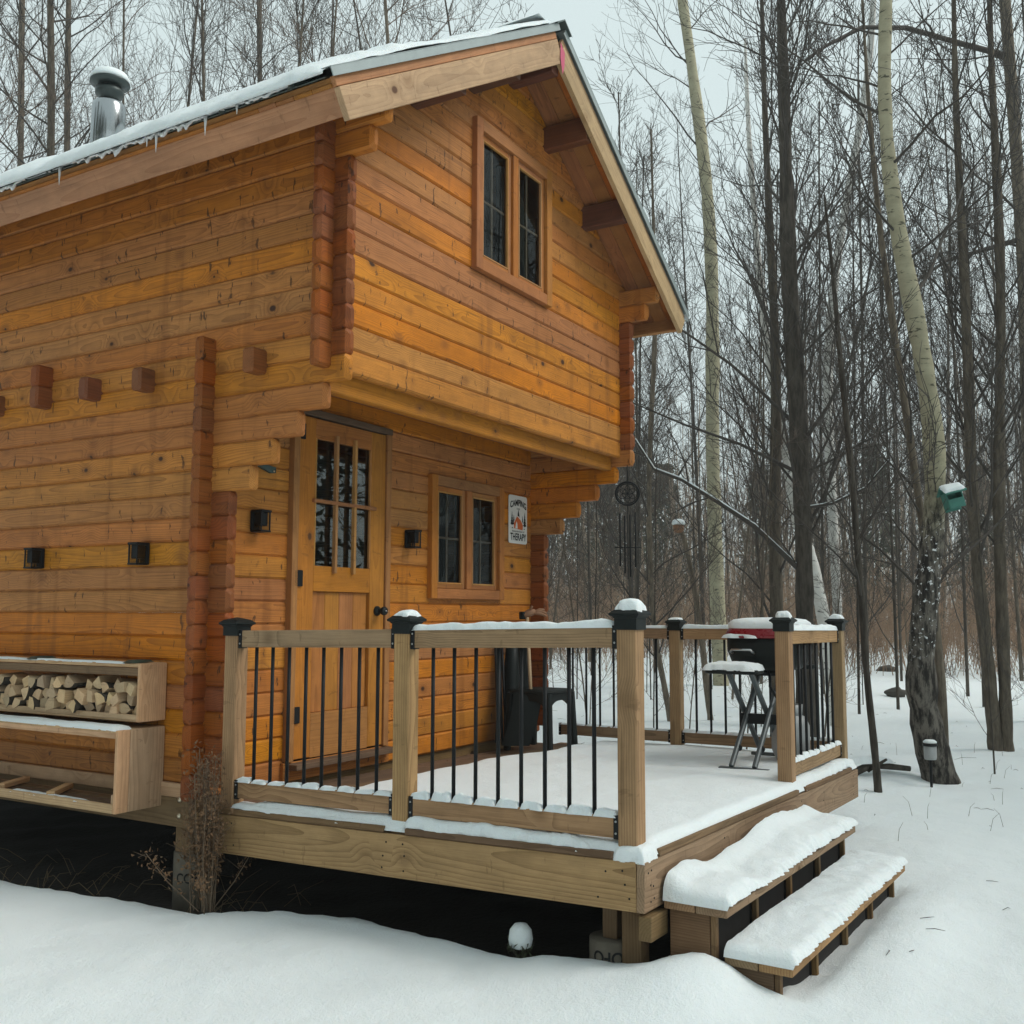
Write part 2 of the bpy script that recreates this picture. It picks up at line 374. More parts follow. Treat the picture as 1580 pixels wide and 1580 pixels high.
class Tubes:
    """polylines with radii, turned into one mesh"""
    def __init__(s): s.V = []; s.F = []; s.n = 0
    def add(s, pts, rad, sides):
        P = np.asarray(pts, float); R = np.asarray(rad, float)
        T = np.gradient(P, axis=0); T /= np.linalg.norm(T, axis=1)[:, None]+1e-9
        ref = np.array((.31, .17, .93)) if abs(T[0, 2]) < .8 else np.array((.94, .3, .1))
        A = np.cross(T, ref); A /= np.linalg.norm(A, axis=1)[:, None]+1e-9; B = np.cross(T, A)
        ang = np.arange(sides)*2*np.pi/sides
        ring = P[:, None, :]+R[:, None, None]*(np.cos(ang)[None, :, None]*A[:, None, :]+np.sin(ang)[None, :, None]*B[:, None, :])
        s.V.append(ring.reshape(-1, 3)); m = len(P)
        i = np.arange(m-1)[:, None]*sides; k = np.arange(sides)[None, :]; k2 = (k+1) % sides
        q = np.stack([i+k, i+k2, i+sides+k2, i+sides+k], -1).reshape(-1, 4)+s.n
        s.F.append(q); s.n += m*sides
    def build(s, name, mat, parent=None, mw=Matrix(), smooth=True):
        me = bpy.data.meshes.new(name); V = np.concatenate(s.V); Fq = np.concatenate(s.F)
        me.vertices.add(len(V)); me.vertices.foreach_set('co', V.astype(np.float32).ravel())
        me.loops.add(Fq.size); me.loops.foreach_set('vertex_index', Fq.astype(np.int32).ravel())
        me.polygons.add(len(Fq)); me.polygons.foreach_set('loop_start', np.arange(len(Fq), dtype=np.int32)*4)
        me.update(calc_edges=True); me.validate()
        if smooth: me.polygons.foreach_set('use_smooth', np.ones(len(Fq), dtype=bool))
        me.materials.append(M[mat]); o = bpy.data.objects.new(name, me)
        return link(o, mw, parent)

def tube(name, pts, r, mat, parent=None, sides=8, mw=Matrix()):
    t = Tubes(); P = [np.array(p, float) for p in pts]
    rr = [r]*len(P) if isinstance(r, (int, float)) else r
    e0 = P[0]+(P[0]-P[1])*1e-4; e1 = P[-1]+(P[-1]-P[-2])*1e-4
    t.add([e0]+P+[e1], [1e-4]+list(rr)+[1e-4], sides)
    return t.build(name, mat, parent, mw)

def fr(x, y, z=0, s=1., o=3):
    return mn.fractal(Vector((x*s, y*s, z*s)), 1.0, 2.0, o)

def pad(name, c, lx, ly, H, parent=None, rz=0, seed=0, nu=None, nv=None, pu=6, pv=3, rag=.012, tilt=(0, 0), amp=.3, freq=9):
    """a cushion of snow with a soft lumpy top and ragged edge"""
    nu = nu or max(10, min(120, int(lx/.02))); nv = nv or max(8, min(60, int(ly/.02)))
    V, F = [], []
    for i in range(nu+1):
        u = -1+2*i/nu
        for j in range(nv+1):
            v = -1+2*j/nv
            e = ((1-abs(u)**pu)*(1-abs(v)**pv))
            e = max(0, e)**.5
            X = u*lx/2; Y = v*ly/2
            n1 = fr(X+seed*3.7, Y+seed, seed, freq*.5); n2 = fr(X-seed, Y+seed*5.1, 3, freq*2)
            z = H*e*(1+amp*n1+amp*.4*n2)
            X += rag*fr(X+9, Y+seed*7, 1, 14)*(abs(u) > .8); Y += rag*fr(X+seed*4, Y+5, 2, 14)*(abs(v) > .55)
            if e == 0: z = -.004
            V.append((X, Y, z+X*tilt[0]+Y*tilt[1]))
    for i in range(nu):
        for j in range(nv):
            a = i*(nv+1)+j; F.append((a, a+nv+1, a+nv+2, a+1))
    return mesh(name, V, F, 'snow', parent, Matrix.Translation(c) @ Matrix.Rotation(rz, 4, 'Z'), True)

# ---------------------------------------------------------------- ground: soil and snow
def edge_x(y):
    T = [(-9, .9), (-2.9, .9), (-2.62, .3), (-2.5, .05), (-2.1, -.07), (-1.7, .0), (-1.04, .06), (-.6, -.06), (-.24, -.25), (.5, -.29), (1.2, -.4), (9, -.42)]
    for (a, b), (c, d) in zip(T, T[1:]):
        if y <= c: t = max(0, (y-a)/(c-a)); return b+(d-b)*t
    return -.42
def sstep(a, b, x):
    t = min(1, max(0, (x-a)/(b-a))); return t*t*(3-2*t)
def bumpg(x, y, cx, cy, rx, ry, h):
    return h*math.exp(-((x-cx)/rx)**2-((y-cy)/ry)**2)
def ground_z(x, y):
    d = math.hypot(x+4.1, y+4.5)
    z = -.5 + .02*fr(x, y, 0, .7, 2) + .014*fr(x, y, 4, 2.6, 3) + .004*fr(x*.6, y*1.4, 6, 8, 2) + min(.3, .0045*d)*fr(x, y, 9, .13, 2)
    if d > 14: z += (d-14)*.004
    z += bumpg(x, y, -.12, -2.9, .32, .28, .10) + bumpg(x, y, -.5, -1.3, 1.2, 1.3, .035) + bumpg(x, y, -.15, -2.45, .3, .32, .055)
    z += bumpg(x, y, 1.3, -3.58, 1.0, .2, .075) + bumpg(x, y, .12, -2.98, .26, .2, .09) + bumpg(x, y, .15, -3.3, .22, .16, .03) + bumpg(x, y, 3.4, -3.5, .8, .6, .04)
    z += bumpg(x, y, 5.4, -1.9, .8, .5, .13) + bumpg(x, y, 6.3, -2.5, .6, .35, .1)   # drifts over brush by the leaning tree
    # bare ground under the cabin and deck
    if -2.75 < y < 6.6 and -1 < x < 4.6:
        ins = min(x-edge_x(y)-.03*fr(x, y, 2, 4), 4.15-x, 6.4-y, y+2.62)
        z -= .34*sstep(-.05, .32, ins)
    # step footprints: snow packed lower under the treads
    if .02 < x < 2.2 and -3.4 < y < -2.6:
        z -= .03*sstep(0, .08, min(x-.02, 2.2-x, y+3.4))
    return z
def axis(lo, hi, a, b, st, g):
    xs = [a]
    while xs[-1] < b: xs.append(xs[-1]+st)
    s = st
    while xs[-1] < hi: s *= g; xs.append(xs[-1]+s)
    s = st; L = [xs[0]]
    while L[-1] > lo: s *= g; L.append(L[-1]-s)
    return L[:0:-1]+xs
gx = axis(-220, 420, -3.2, 8.0, .055, 1.09); gy = axis(-260, 420, -4.6, 2.6, .055, 1.09)
GV = [(x, y, ground_z(x, y)) for x in gx for y in gy]; ny = len(gy)
GF = [(i*ny+j, (i+1)*ny+j, (i+1)*ny+j+1, i*ny+j+1) for i in range(len(gx)-1) for j in range(ny-1)]
g = mesh('snow_ground', GV, GF, 'snow', smooth=True); tag(g, 'snow covered ground of the clearing and woods', kind='structure')
sx = [-.9+i*.12 for i in range(46)]; sy = [-2.9+i*.12 for i in range(84)]
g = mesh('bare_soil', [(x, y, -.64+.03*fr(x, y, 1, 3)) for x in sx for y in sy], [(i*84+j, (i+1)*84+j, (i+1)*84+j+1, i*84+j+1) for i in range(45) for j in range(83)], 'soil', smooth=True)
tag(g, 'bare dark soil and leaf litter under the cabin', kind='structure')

# ---------------------------------------------------------------- cabin
Hc, Z1, OV, WI, T = .14, 2.33, .888, 3.7415, .07
WO = WI+T; XC = WO/2; YB = 6.0; SL = .62
E_ = .115
def under(x):                       # underside of the roof boards
    return 3.739+SL*((x+.36) if x < XC else (WO+.36-x))
cabin = thing('log_cabin', 'two storey honey stained log cabin with overhanging loft and snowy gable roof', 'cabin', (0, 0, -.5))

def log_y(x, ya, yb, z, h=Hc, ext=(1, 1)):     # log along Y, its centre line at x
    return beam('log', (x, ya, z), (x, yb, z), T, h-.001, 'wall', cabin, c=.013, ce=.026,
                stain=(.165 if ext[0] else 0, .165 if ext[1] else 0))
def log_x(xa, xb, y, z, h=Hc, ext=(0, 0), s=(0, 0)):
    return beam('log', (xa, y, z), (xb, y, z), T-.0015, h-.001, 'wall', cabin, c=.013, ce=(.026 if any(ext) else .002) if not any(s) else 0, s0=s[0], s1=s[1],
                stain=(.13 if ext[0] else 0, .13 if ext[1] else 0))
# long side walls
corb = {0: -1.0, -1: -.85, -2: -.667, -3: -.484, -4: -.32}
for X in (T/2, WI+T/2):
    for k in range(-16, 11):
        zc = Z1+(k+.5)*Hc
        if k >= 1: ya = -OV-E_ if k < 9 else (-1.147 if k == 9 else -1.25)
        else: ya = corb.get(k, -.156)
        log_y(X, ya, YB+.12, zc, ext=(k not in corb and k < 9, 1))
# lower front wall, openings for door and window
D0, D1, DZ1 = .66, 1.64, 2.355
W0, W1, WZ0, WZ1 = 2.19, 3.20, 1.21, 2.11
k = -17
while True:
    zc = Z1+(k+1)*Hc
    if zc > 2.7: break
    lo, hi = zc-Hc/2, zc+Hc/2
    cuts = []
    if lo < DZ1-.02: cuts.append((D0, D1))
    if hi > WZ0+.02 and lo < WZ1-.02: cuts.append((W0, W1))
    a = -E_
    le = 1 if zc < 2.6 else 0
    for c0, c1 in cuts:
        log_x(a, c0, T/2, zc, ext=(le and a < 0, 0)); a = c1
        if c0 == D0 and hi > DZ1+.01: log_x(c0, c1, T/2, (DZ1+hi)/2, hi-DZ1)
        if c0 == W0:
            if lo < WZ0-.01: log_x(c0, c1, T/2, (lo+WZ0)/2, WZ0-lo)
            if hi > WZ1+.01: log_x(c0, c1, T/2, (WZ1+hi)/2, hi-WZ1)
    log_x(a, WO+E_, T/2, zc, ext=(1 if a < 0 else 0, 1))
    k += 1
# loft front wall with its gable
U0, U1, UZ0, UZ1 = 1.42, 2.42, 3.41, 4.40
for k in range(0, 20):
    lo = Z1+(k+.5)*Hc; hi = lo+Hc; zc = lo+Hc/2
    top = under(XC)
    if lo > top-.03: break
    slant = zc > 3.75
    if slant:
        xa = -.36+(zc+.006-3.739)/SL; xb = WO-xa
        s = (1/SL, -1/SL)
        if hi > top: continue
    else: xa, xb, s = -E_, WO+E_, (0, 0)
    yc = -OV+T/2
    if hi > UZ0+.02 and lo < UZ1-.02:
        log_x(xa, U0, yc, zc, ext=(not slant, 0), s=(s[0], 0)); log_x(U1, xb, yc, zc, ext=(0, not slant), s=(0, s[1]))
        if lo < UZ0-.01: log_x(U0, U1, yc, (lo+UZ0)/2, UZ0-lo)
        if hi > UZ1+.01: log_x(U0, U1, yc, (UZ1+hi)/2, hi-UZ1)
    else: log_x(xa, xb, yc, zc, ext=(not slant, not slant), s=s)
# back wall
for k in range(-16, 19):
    zc = Z1+(k+1)*Hc
    xa, xb, s = (-E_, WO+E_, (0, 0)) if zc < 3.75 else (-.36+(zc-3.739)/SL, WO+.36-(zc-3.739)/SL, (1/SL, -1/SL))
    if xb-xa < .5: break
    log_x(xa, xb, YB-T/2, zc, s=s)
# beam log under the loft front, and loft floor
beam('log', (T, -OV+.12, Z1+.035), (WI, -OV+.12, Z1+.035), T, Hc, 'soffit', cabin, c=.008)
for i in range(6):
    beam('floor_board', (T, -.742+i*.133, 2.575), (WI, -.742+i*.133, 2.575), .13, .026, 'soffit', cabin)
for i, y in enumerate((-.367, .569, 1.074, 1.579, 2.1, 2.62, 3.1, 3.6)):
    o = beam('joist', (-.115, y, 2.49), (WO+.115, y, 2.49), .085, .14, 'wallend', cabin, c=.012, ce=.014)
    if i == 3: beam('joist', (-.115, y, 2.60+.03), (WO+.115, y, 2.60+.03), .085, .139, 'wallend', cabin, c=.012, ce=.014)
# sill strip and bearer under the left wall
for X, sg in ((-.006, -1), (WO+.006, 1)):
    beam('sill_strip', (X, .005, .055), (X, YB, .055), .03, .078, 'crate', cabin)
    beam('bearer', (X+.012*-sg, .079, -.066), (X+.012*-sg, YB, -.066), .045, .165, 'beam', cabin)
beam('bearer', (.02, .06, -.066), (WO-.02, .06, -.066), .04, .165, 'beam', cabin)
for z in (.005, -.085):
    lathe('bolt', [(.004, 0), (.016, 0), (.015, .006), (.006, .009), (.001, .0095)], 'brass', cabin, Matrix.Translation((-.0165, .161, z)) @ Matrix.Rotation(-math.pi/2, 4, 'Y'), 12)
# inner ceiling and dark room
mesh('inner_floor', [(T, T, .10), (WI, T, .10), (WI, YB-T, .10), (T, YB-T, .10)], [(0, 1, 2, 3)], 'dark', cabin)
mesh('loft_floor', [(T, -OV+T, 2.60), (WI, -OV+T, 2.60), (WI, YB-T, 2.60), (T, YB-T, 2.60)], [(0, 1, 2, 3)], 'dark', cabin)

# roof
ang = math.atan(SL); cs, sn = math.cos(ang), math.sin(ang)
YF, YE = -1.257, YB+.45
XE = -.447
for sgn in (0, 1):
    def P(x, off=0):                        # point on the slope at plan x (left numbering), off = perpendicular offset above underside
        X, Z = x-sn*off, under(x)+cs*off
        return (X, Z) if sgn == 0 else (WO-X, Z)
    xa, xb = -.46, XC
    # boards running down the slope; the first four show under the gable overhang
    n = 0; y = YF
    while y < -OV+.05:
        (a, az), (b, bz) = P(xa, .012), P(xb, .012)
        beam('roof_board', (a, y+.062, az), (b, y+.062, bz), .122, .022, 'soffit', cabin, c=.004, up=(0, 0, 1)); y += .124
    (a, az), (b, bz) = P(xa, .012), P(xb, .012)
    beam('roof_deck', (a, (y+YE)/2, az), (b, (y+YE)/2, bz), YE-y, .022, 'soffit', cabin)
    # fascia at the eave, square to the slope
    (a, az) = P(XE, -.165); (b, bz) = P(XE, .05)
    cx, cz = (a+b)/2, (az+bz)/2
    upv = (b-a, 0, bz-az)
    sh = .016 if sgn == 0 else -.016
    beam('fascia', (cx+sh*cs, YF-.012, cz+.016*sn), (cx+sh*cs, YE, cz+.016*sn), .03, .165, 'fascia', cabin, up=upv)
    (t1, tz) = P(XE, .034)
    beam('fascia_top_strip', (t1+sh*1.3, YF-.012, tz), (t1+sh*1.3, YE, tz), .026, .055, 'soffit', cabin, up=upv)
    # barge boards at the gable
    b2 = XC-.052 if sgn == 0 else XC+.052
    (q, qz) = P(XE, -.0825)
    bb = under(XC-.052)-.0825*cs
    beam('barge_board', (q, -1.276, qz), (b2 + (-sn*-.0825 if sgn == 0 else sn*-.0825), -1.276, bb), .038, .163, 'rake', cabin)
    (a, az), (b, bz) = P(XE, .028), P(XC-.03, .028)
    beam('barge_top_strip', (a, -1.268, az), (b, -1.268, bz), .028, .052, 'rake' if sgn else 'fascia', cabin)
    # metal edge trim: upright leaf and top leaf
    (a, az), (b, bz) = P(XE-.03, .072), P(XC, .072)
    beam('edge_trim', (a, -1.305, az), (b, -1.305, bz), .006, .046, 'flash', cabin, c=.001, ce=0)
    (a, az), (b, bz) = P(XE-.03, .0965), P(XC, .0965)
    beam('edge_trim', (a, -1.26, az), (b, -1.26, bz), .1, .004, 'flash', cabin, c=.001, ce=0)
    # ribbed metal sheets
    V, F = [], []; prof = []; y = YF
    while y < YE:
        prof += [(y, 0), (y+.195, 0), (y+.205, .022), (y+.235, .022)]; y += .245
    for (y, h) in prof:
        for x in (XE-.035, XC):
            X, Z = P(x, .058+h); V.append((X, y, Z))
        for x in (XE-.035, XC):
            X, Z = P(x, .056+h); V.append((X, y, Z-.002))
    for i in range(len(prof)-1):
        a = i*4; F += [(a, a+1, a+5, a+4), (a+2, a+6, a+7, a+3), (a, a+4, a+6, a+2)]
    mesh('roofing_sheet', V, F, 'roof', cabin)
    # snow lying on the slope
    NS, NY = 60, 260; V, F = [], []
    Ls = (XC-XE+.09)/cs
    for j in range(NY+1):
        y = YF-.03+(YE-YF)*j/NY
        ed = .02*fr(y, 3.3+sgn, 0, 3.1, 3)+.012*fr(y, 9, 0, 14, 2)
        for i in range(NS+1):
            s0 = (i/NS)**1.6
            s = s0*Ls
            e = (1-abs(1-s0*1.0)**14)**.5 if s0 < .5 else 1
            ey = (1-abs(1-max(0, min(1, (y-YF)/.5)))**3)**.5 if y-YF < .5 else 1
            th = (.085+.03*fr(y, s, 2, 2.2, 3)+.012*fr(y, s, 7, 9, 2))*e*(.35+.65*ey)
            x = XE-.075-ed*(1-s0)+s*cs
            x = min(x, XC)
            X, Z = (x, under(x)) if x >= -.36 else (x, 3.739+SL*(x+.36))
            X, Z = X-sn*(.08+th), Z+cs*(.08+th)
            if i == 0: Z -= .01
            V.append((X if sgn == 0 else WO-X, y, Z))
    for j in range(NY):
        for i in range(NS):
            a = j*(NS+1)+i; F.append((a, a+1, a+NS+2, a+NS+1))
    # curled under edge
    base = len(V)
    for j in range(NY+1):
        y = YF-.005+(YE-YF)*j/NY
        x = XE-.045-.008*fr(y, 5, 0, 12, 2); X = x-sn*.082; Z = 3.739+SL*(x+.36)+cs*.082
        V.append((X if sgn == 0 else WO-X, y, Z))
    for j in range(NY): F.append((j*(NS+1), (j+1)*(NS+1), base+j+1, base+j))
    mesh('roof_snow', V, F, 'snow', cabin, smooth=True)
    # purlins under the boards
    for px, d in ((XC-1.18, .2), (XC-.53, .2)):
        X, Z = P(px, 0); Xc = X+(.045 if sgn else -.045)*0
        beam('purlin', (Xc, -1.25, Z-.115), (Xc, YB+.3, Z-.115), .085, .19, 'purlin', cabin, c=.01)
beam('ridge_purlin', (XC, -1.25, under(XC)-.15), (XC, YB+.3, under(XC)-.15), .09, .22, 'purlin', cabin, c=.01)
# ridge cap
for sgn in (-1, 1):
    a = Vector((XC+sgn*.13*cs, 0, under(XC)+.125-.13*sn)); b = Vector((XC, 0, under(XC)+.13))
    mesh('ridge_cap', [(a.x, -1.33, a.z), (b.x, -1.33, b.z), (b.x, YE, b.z), (a.x, YE, a.z), (a.x, -1.33, a.z-.012), (b.x, -1.33, b.z-.012)], [(0, 1, 2, 3), (0, 4, 5, 1)], 'roof', cabin)
mesh('pink_film', [(XC-.012, -1.30, under(XC)-.04), (XC+.05, -1.302, under(XC)-.09), (XC+.04, -1.304, under(XC)-.2), (XC+.012, -1.303, under(XC)-.27), (XC-.016, -1.301, under(XC)-.16)], [(0, 1, 2, 3, 4)], 'pink', cabin)
pad('ridge_snow', (XC, (YF+YE)/2+.02, under(XC)+.125), .34, YE-YF-.05, .05, cabin, seed=4, nu=14, nv=200, pu=2, pv=30, rag=0, amp=.6, freq=3)
# eave: ragged ice fringe and a few icicles
V, F = [], []; ny_ = 700; y = -1.0
for i in range(ny_):
    y = -1.02+i*.0075
    gate = sstep(-.05, .25, fr(y, 2.2, 0, 1.7, 2)+.12)
    d = gate*(.012+.05*max(0, fr(y, 7.7, 0, 16, 3)+.15)+.06*max(0, fr(y, 1.7, 3, 38, 2)-.32))
    x0 = XE-.052+.006*fr(y, 4, 1, 9, 2); z0 = 3.739+SL*(x0+.36)+.075
    for dx, dz in ((0, .012), (-.008, -d*.5), (-.004, -d), (.006, -d*.9), (.012, .01)): V.append((x0+dx-.02*(dz < 0), y, z0+dz))
for i in range(ny_-1):
    for k in range(4): a = i*5+k; F.append((a, a+1, a+6, a+5))
mesh('ice_fringe', V, F, 'icewhite', cabin, smooth=True)
random.seed(3)
for i in range(6):
    y = -.9+random.random()*3.6; x = XE-.075; z = 3.739+SL*(x+.36)+.06
    L = random.choice((.03, .04, .05, .06, .09)); r = .004+L*.035
    lathe('icicle', [(r*1.5, .02), (r, -.2*L), (r*.55, -.6*L), (.0008, -L)], 'icewhite', cabin, Matrix.Translation((x, y, z)), 6)

# flue
FX, FY = .8, 2.16
zr = under(FX)+.1
flue = thing('chimney_flue', 'stainless steel stove flue with snow topped dark rain cap on roof', 'chimney', (FX, FY, zr-.1))
mwf = Matrix.Translation((FX, FY, zr-.15))
lathe('pipe', [(.001, 0), (.128, 0), (.128, .62), (.122, .655), (.09, .685), (.001, .686)], 'flue', flue, mwf, 32)
lathe('collar', [(.07, .68), (.07, .72), (.105, .735), (.108, .775), (.08, .79), (.08, .83)], 'fluecap', flue, mwf, 28)
lathe('rain_cap', [(.001, .80), (.09, .805), (.15, .825), (.152, .84), (.07, .885), (.001, .89)], 'fluecap', flue, mwf, 32)
lathe('snow_cap', [(.148, .846), (.15, .872), (.125, .91), (.07, .925), (.001, .928)], 'snow', flue, mwf, 32)
lathe('flashing', [(.13, .0), (.22, -.02), (.26, -.1)], 'flash', flue, mwf, 24)

# ---------------------------------------------------------------- joinery
def casing(parent, x0, x1, z0, z1, y, w=.075, d=.045, mat='trim', bottom=True):
    vbar('casing', x0+w/2, y, z0, z1, w, d, mat, parent); vbar('casing', x1-w/2, y, z0, z1, w, d, mat, parent)
    beam('casing', (x0+w, y, z1-w/2), (x1-w, y, z1-w/2), d-.003, w, mat, parent)
    if bottom: beam('casing', (x0+w, y, z0+w/2), (x1-w, y, z0+w/2), d-.003, w, mat, parent)
def sash(win, x0, x1, z0, z1, y, curtain_seed):
    s = bpy.data.objects.new('sash', None); link(s, Matrix.Translation((x0, y, z0)), win)
    w = .036
    for X in (x0+w/2, x1-w/2): vbar('stile', X, y, z0, z1, w, .04, 'trim', s)
    for Z in (z0+w/2, z1-w/2): beam('rail', (x0+w, y, Z), (x1-w, y, Z), .038, w, 'trim', s)
    g = .012
    for X in (x0+w+g/2, x1-w-g/2): vbar('bead', X, y-.012, z0+w, z1-w, g, .022, 'trimlight', s)
    for Z in (z0+w+g/2, z1-w-g/2): beam('bead', (x0+w+g, y-.012, Z), (x1-w-g, y-.012, Z), .021, g, 'trimlight', s)
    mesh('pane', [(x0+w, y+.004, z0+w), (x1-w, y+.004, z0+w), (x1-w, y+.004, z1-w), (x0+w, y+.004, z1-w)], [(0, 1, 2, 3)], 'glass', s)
    xm = (x0+x1)/2; zm = (z0+z1)/2
    vbar('grille_bar', xm, y+.017, z0+w, z1-w, .016, .012, 'grille', s, bev=.001)
    beam('grille_bar', (x0+w, y+.0165, zm), (x1-w, y+.0165, zm), .010, .016, 'grille', s, c=.001)
    V, F = [], []; n = 40
    for i in range(n+1):
        t = i/n; X = x0+w*.5+(x1-x0-w)*t; d = .028*math.sin(t*34+curtain_seed)+.012*math.sin(t*71)
        V += [(X, y+.14+d, z0), (X, y+.14+d*.7, z1)]
    for i in range(n): F.append((2*i, 2*i+2, 2*i+3, 2*i+1))
    mesh('curtain', V, F, 'curtain', s, smooth=True)
def window(x0, x1, z0, z1, y, lab, seed):
    w = bpy.data.objects.new('window', None); link(w, Matrix.Translation(((x0+x1)/2, y, z0)), cabin); w['label'] = lab
    casing(w, x0, x1, z0, z1, y-.012, .078, .06)
    xm = (x0+x1)/2
    vbar('mullion', xm, y-.008, z0+.08, z1-.08, .07, .05, 'trim', w)
    sash(w, x0+.08, xm-.036, z0+.08, z1-.08, y+.008, seed); sash(w, xm+.036, x1-.08, z0+.08, z1-.08, y+.008, seed+2)
window(2.16, 3.225, 1.182, 2.136, 0, 'double casement window beside the door', 1)
window(1.389, 2.45, 3.379, 4.44, -OV, 'double casement window high in the gable', 5)

door = bpy.data.objects.new('door', None); link(door, Matrix.Translation((1.13, 0, .146)), cabin); door['label'] = 'wooden plank door with six glass panes'
dz0, dz1 = .146, 2.385
for X in (.665, 1.622): vbar('casing', X, -.014, dz0, dz1-.035, .055, .06, 'door', door)
beam('casing', (.64, -.016, dz1-.005), (1.655, -.016, dz1-.012), .06, .042, 'deckdark', door)
ys = -.004
vbar('stile', .775, ys, dz0+.01, dz1-.04, .158, .05, 'door', door); vbar('stile', 1.513, ys, dz0+.01, dz1-.04, .158, .05, 'door', door)
gx0, gx1, gz0, gz1 = .855, 1.434, 1.377, 2.215
beam('rail', (gx0, ys, (gz1+dz1-.04)/2), (gx1, ys, (gz1+dz1-.04)/2), .047, dz1-.04-gz1, 'door', door)
beam('rail', (gx0, ys, (1.21+gz0)/2), (gx1, ys, (1.21+gz0)/2), .047, gz0-1.21, 'door', door)
beam('rail', (gx0, ys, .29), (gx1, ys, .29), .047, .28, 'door', door)
for i in range(4):
    a = gx0+(gx1-gx0)*i/4; vbar('panel_board', a+.0725, ys+.012, .43, 1.21, .1425, .02, 'door', door, bev=.004)
for i in range(3):
    for j in range(2):
        a = gx0+(gx1-gx0)*i/3; b = gz0+(gz1-gz0)*j/2
        w_, h_ = (gx1-gx0)/3, (gz1-gz0)/2
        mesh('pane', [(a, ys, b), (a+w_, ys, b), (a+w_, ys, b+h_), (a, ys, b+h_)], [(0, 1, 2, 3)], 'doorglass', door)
for X in (1.048, 1.241):
    vbar('glazing_bar', X, ys-.034, gz0-.045, gz1+.04, .025, .03, 'trimlight', door)
beam('glazing_bar', (gx0-.03, ys-.036, 1.80), (gx1+.035, ys-.036, 1.80), .028, .024, 'trim', door)
for X in (gx0+.006, gx1-.006): vbar('bead', X, ys-.016, gz0, gz1, .012, .02, 'trimlight', door)
for z in (2.24, 1.29, .43):
    h = vbar('hinge', .703, ys-.034, z-.052, z+.052, .078, .012, 'metal', door)
kn = lathe('knob', [(.034, 0), (.034, .012), (.014, .018), (.013, .04), (.026, .05), (.031, .065), (.027, .08), (.001, .084)], 'cap', door, Matrix.Translation((1.513, ys-.025, 1.085)) @ Matrix.Rotation(math.pi/2, 4, 'X'), 20)
lathe('knob_lock', [(.006, 0), (.006, .004), (.001, .0042)], 'steel', kn, Matrix.Translation((1.513, ys-.109, 1.085)) @ Matrix.Rotation(math.pi/2, 4, 'X'), 10)
beam('sill_board', (.62, -.012, .085), (1.68, -.012, .085), .03, .115, 'wall', door)
beam('threshold', (.64, -.06, .12), (1.66, -.06, .12), .12, .035, 'deckdark', door)
# dark green holdback bracket beside the door
br = thing('wall_bracket', 'small dark green metal bracket under the stepped log ends by the door', 'bracket', (.3, 0, 1.92))
mesh('arm', [(.18, -.12, 1.975), (.50, -.02, 1.975), (.50, -.02, 1.94), (.46, -.02, 1.935), (.18, -.12, 1.968), (.18, -.10, 1.975), (.50, 0, 1.975), (.50, 0, 1.94), (.46, 0, 1.935), (.18, -.10, 1.968)],
     [(0, 1, 2, 3, 4), (9, 8, 7, 6, 5), (0, 5, 6, 1), (1, 6, 7, 2), (2, 7, 8, 3), (3, 8, 9, 4), (4, 9, 5, 0)], 'bluegreen', br)
lathe('screw', [(.007, 0), (.007, .004), (.001, .0045)], 'brass', br, Matrix.Translation((.48, -.021, 1.95)) @ Matrix.Rotation(math.pi/2, 4, 'X'), 8)

# wall lanterns
def lantern(loc, n, label):
    t = thing('wall_lantern', label, 'lantern', loc, 'black wall lanterns')
    n = Vector(n); s = Vector((-n.y, n.x, 0)); L = Vector(loc)
    rz = math.atan2(s.y, s.x)
    box('back_plate', L+n*.008, (.075, .012, .13), 'metal', t, rz)
    box('lantern_roof', L+n*.058+Vector((0, 0, .06)), (.088, .092, .014), 'metal', t, rz)
    box('lantern_base', L+n*.058-Vector((0, 0, .062)), (.084, .088, .012), 'metal', t, rz)
    for a in (-1, 1):
        for b in (.022, .094):
            q = L+s*a*.036+n*b; vbar('post', q.x, q.y, q.z-.058, q.z+.055, .008, .008, 'metal', t, rz, .001)
    q = L+n*.058; vbar('shade', q.x, q.y, q.z-.03, q.z+.054, .056, .056, 'metal', t, rz)
    for a in (-1, 1):
        q = L+n*.058+s*a*.033
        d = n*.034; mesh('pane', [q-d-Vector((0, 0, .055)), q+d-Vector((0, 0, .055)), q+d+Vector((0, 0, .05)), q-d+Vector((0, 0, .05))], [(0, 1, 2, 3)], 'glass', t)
lantern((0, .549, 1.423), (-1, 0, 0), 'black box lantern on side wall nearest the log corner')
lantern((0, 1.567, 1.421), (-1, 0, 0), 'black box lantern on side wall at the left edge of the picture')
lantern((.345, 0, 1.625), (0, -1, 0), 'black box lantern left of the door under the stepped logs')
lantern((1.90, 0, 1.615), (0, -1, 0), 'black box lantern between the door and the window')

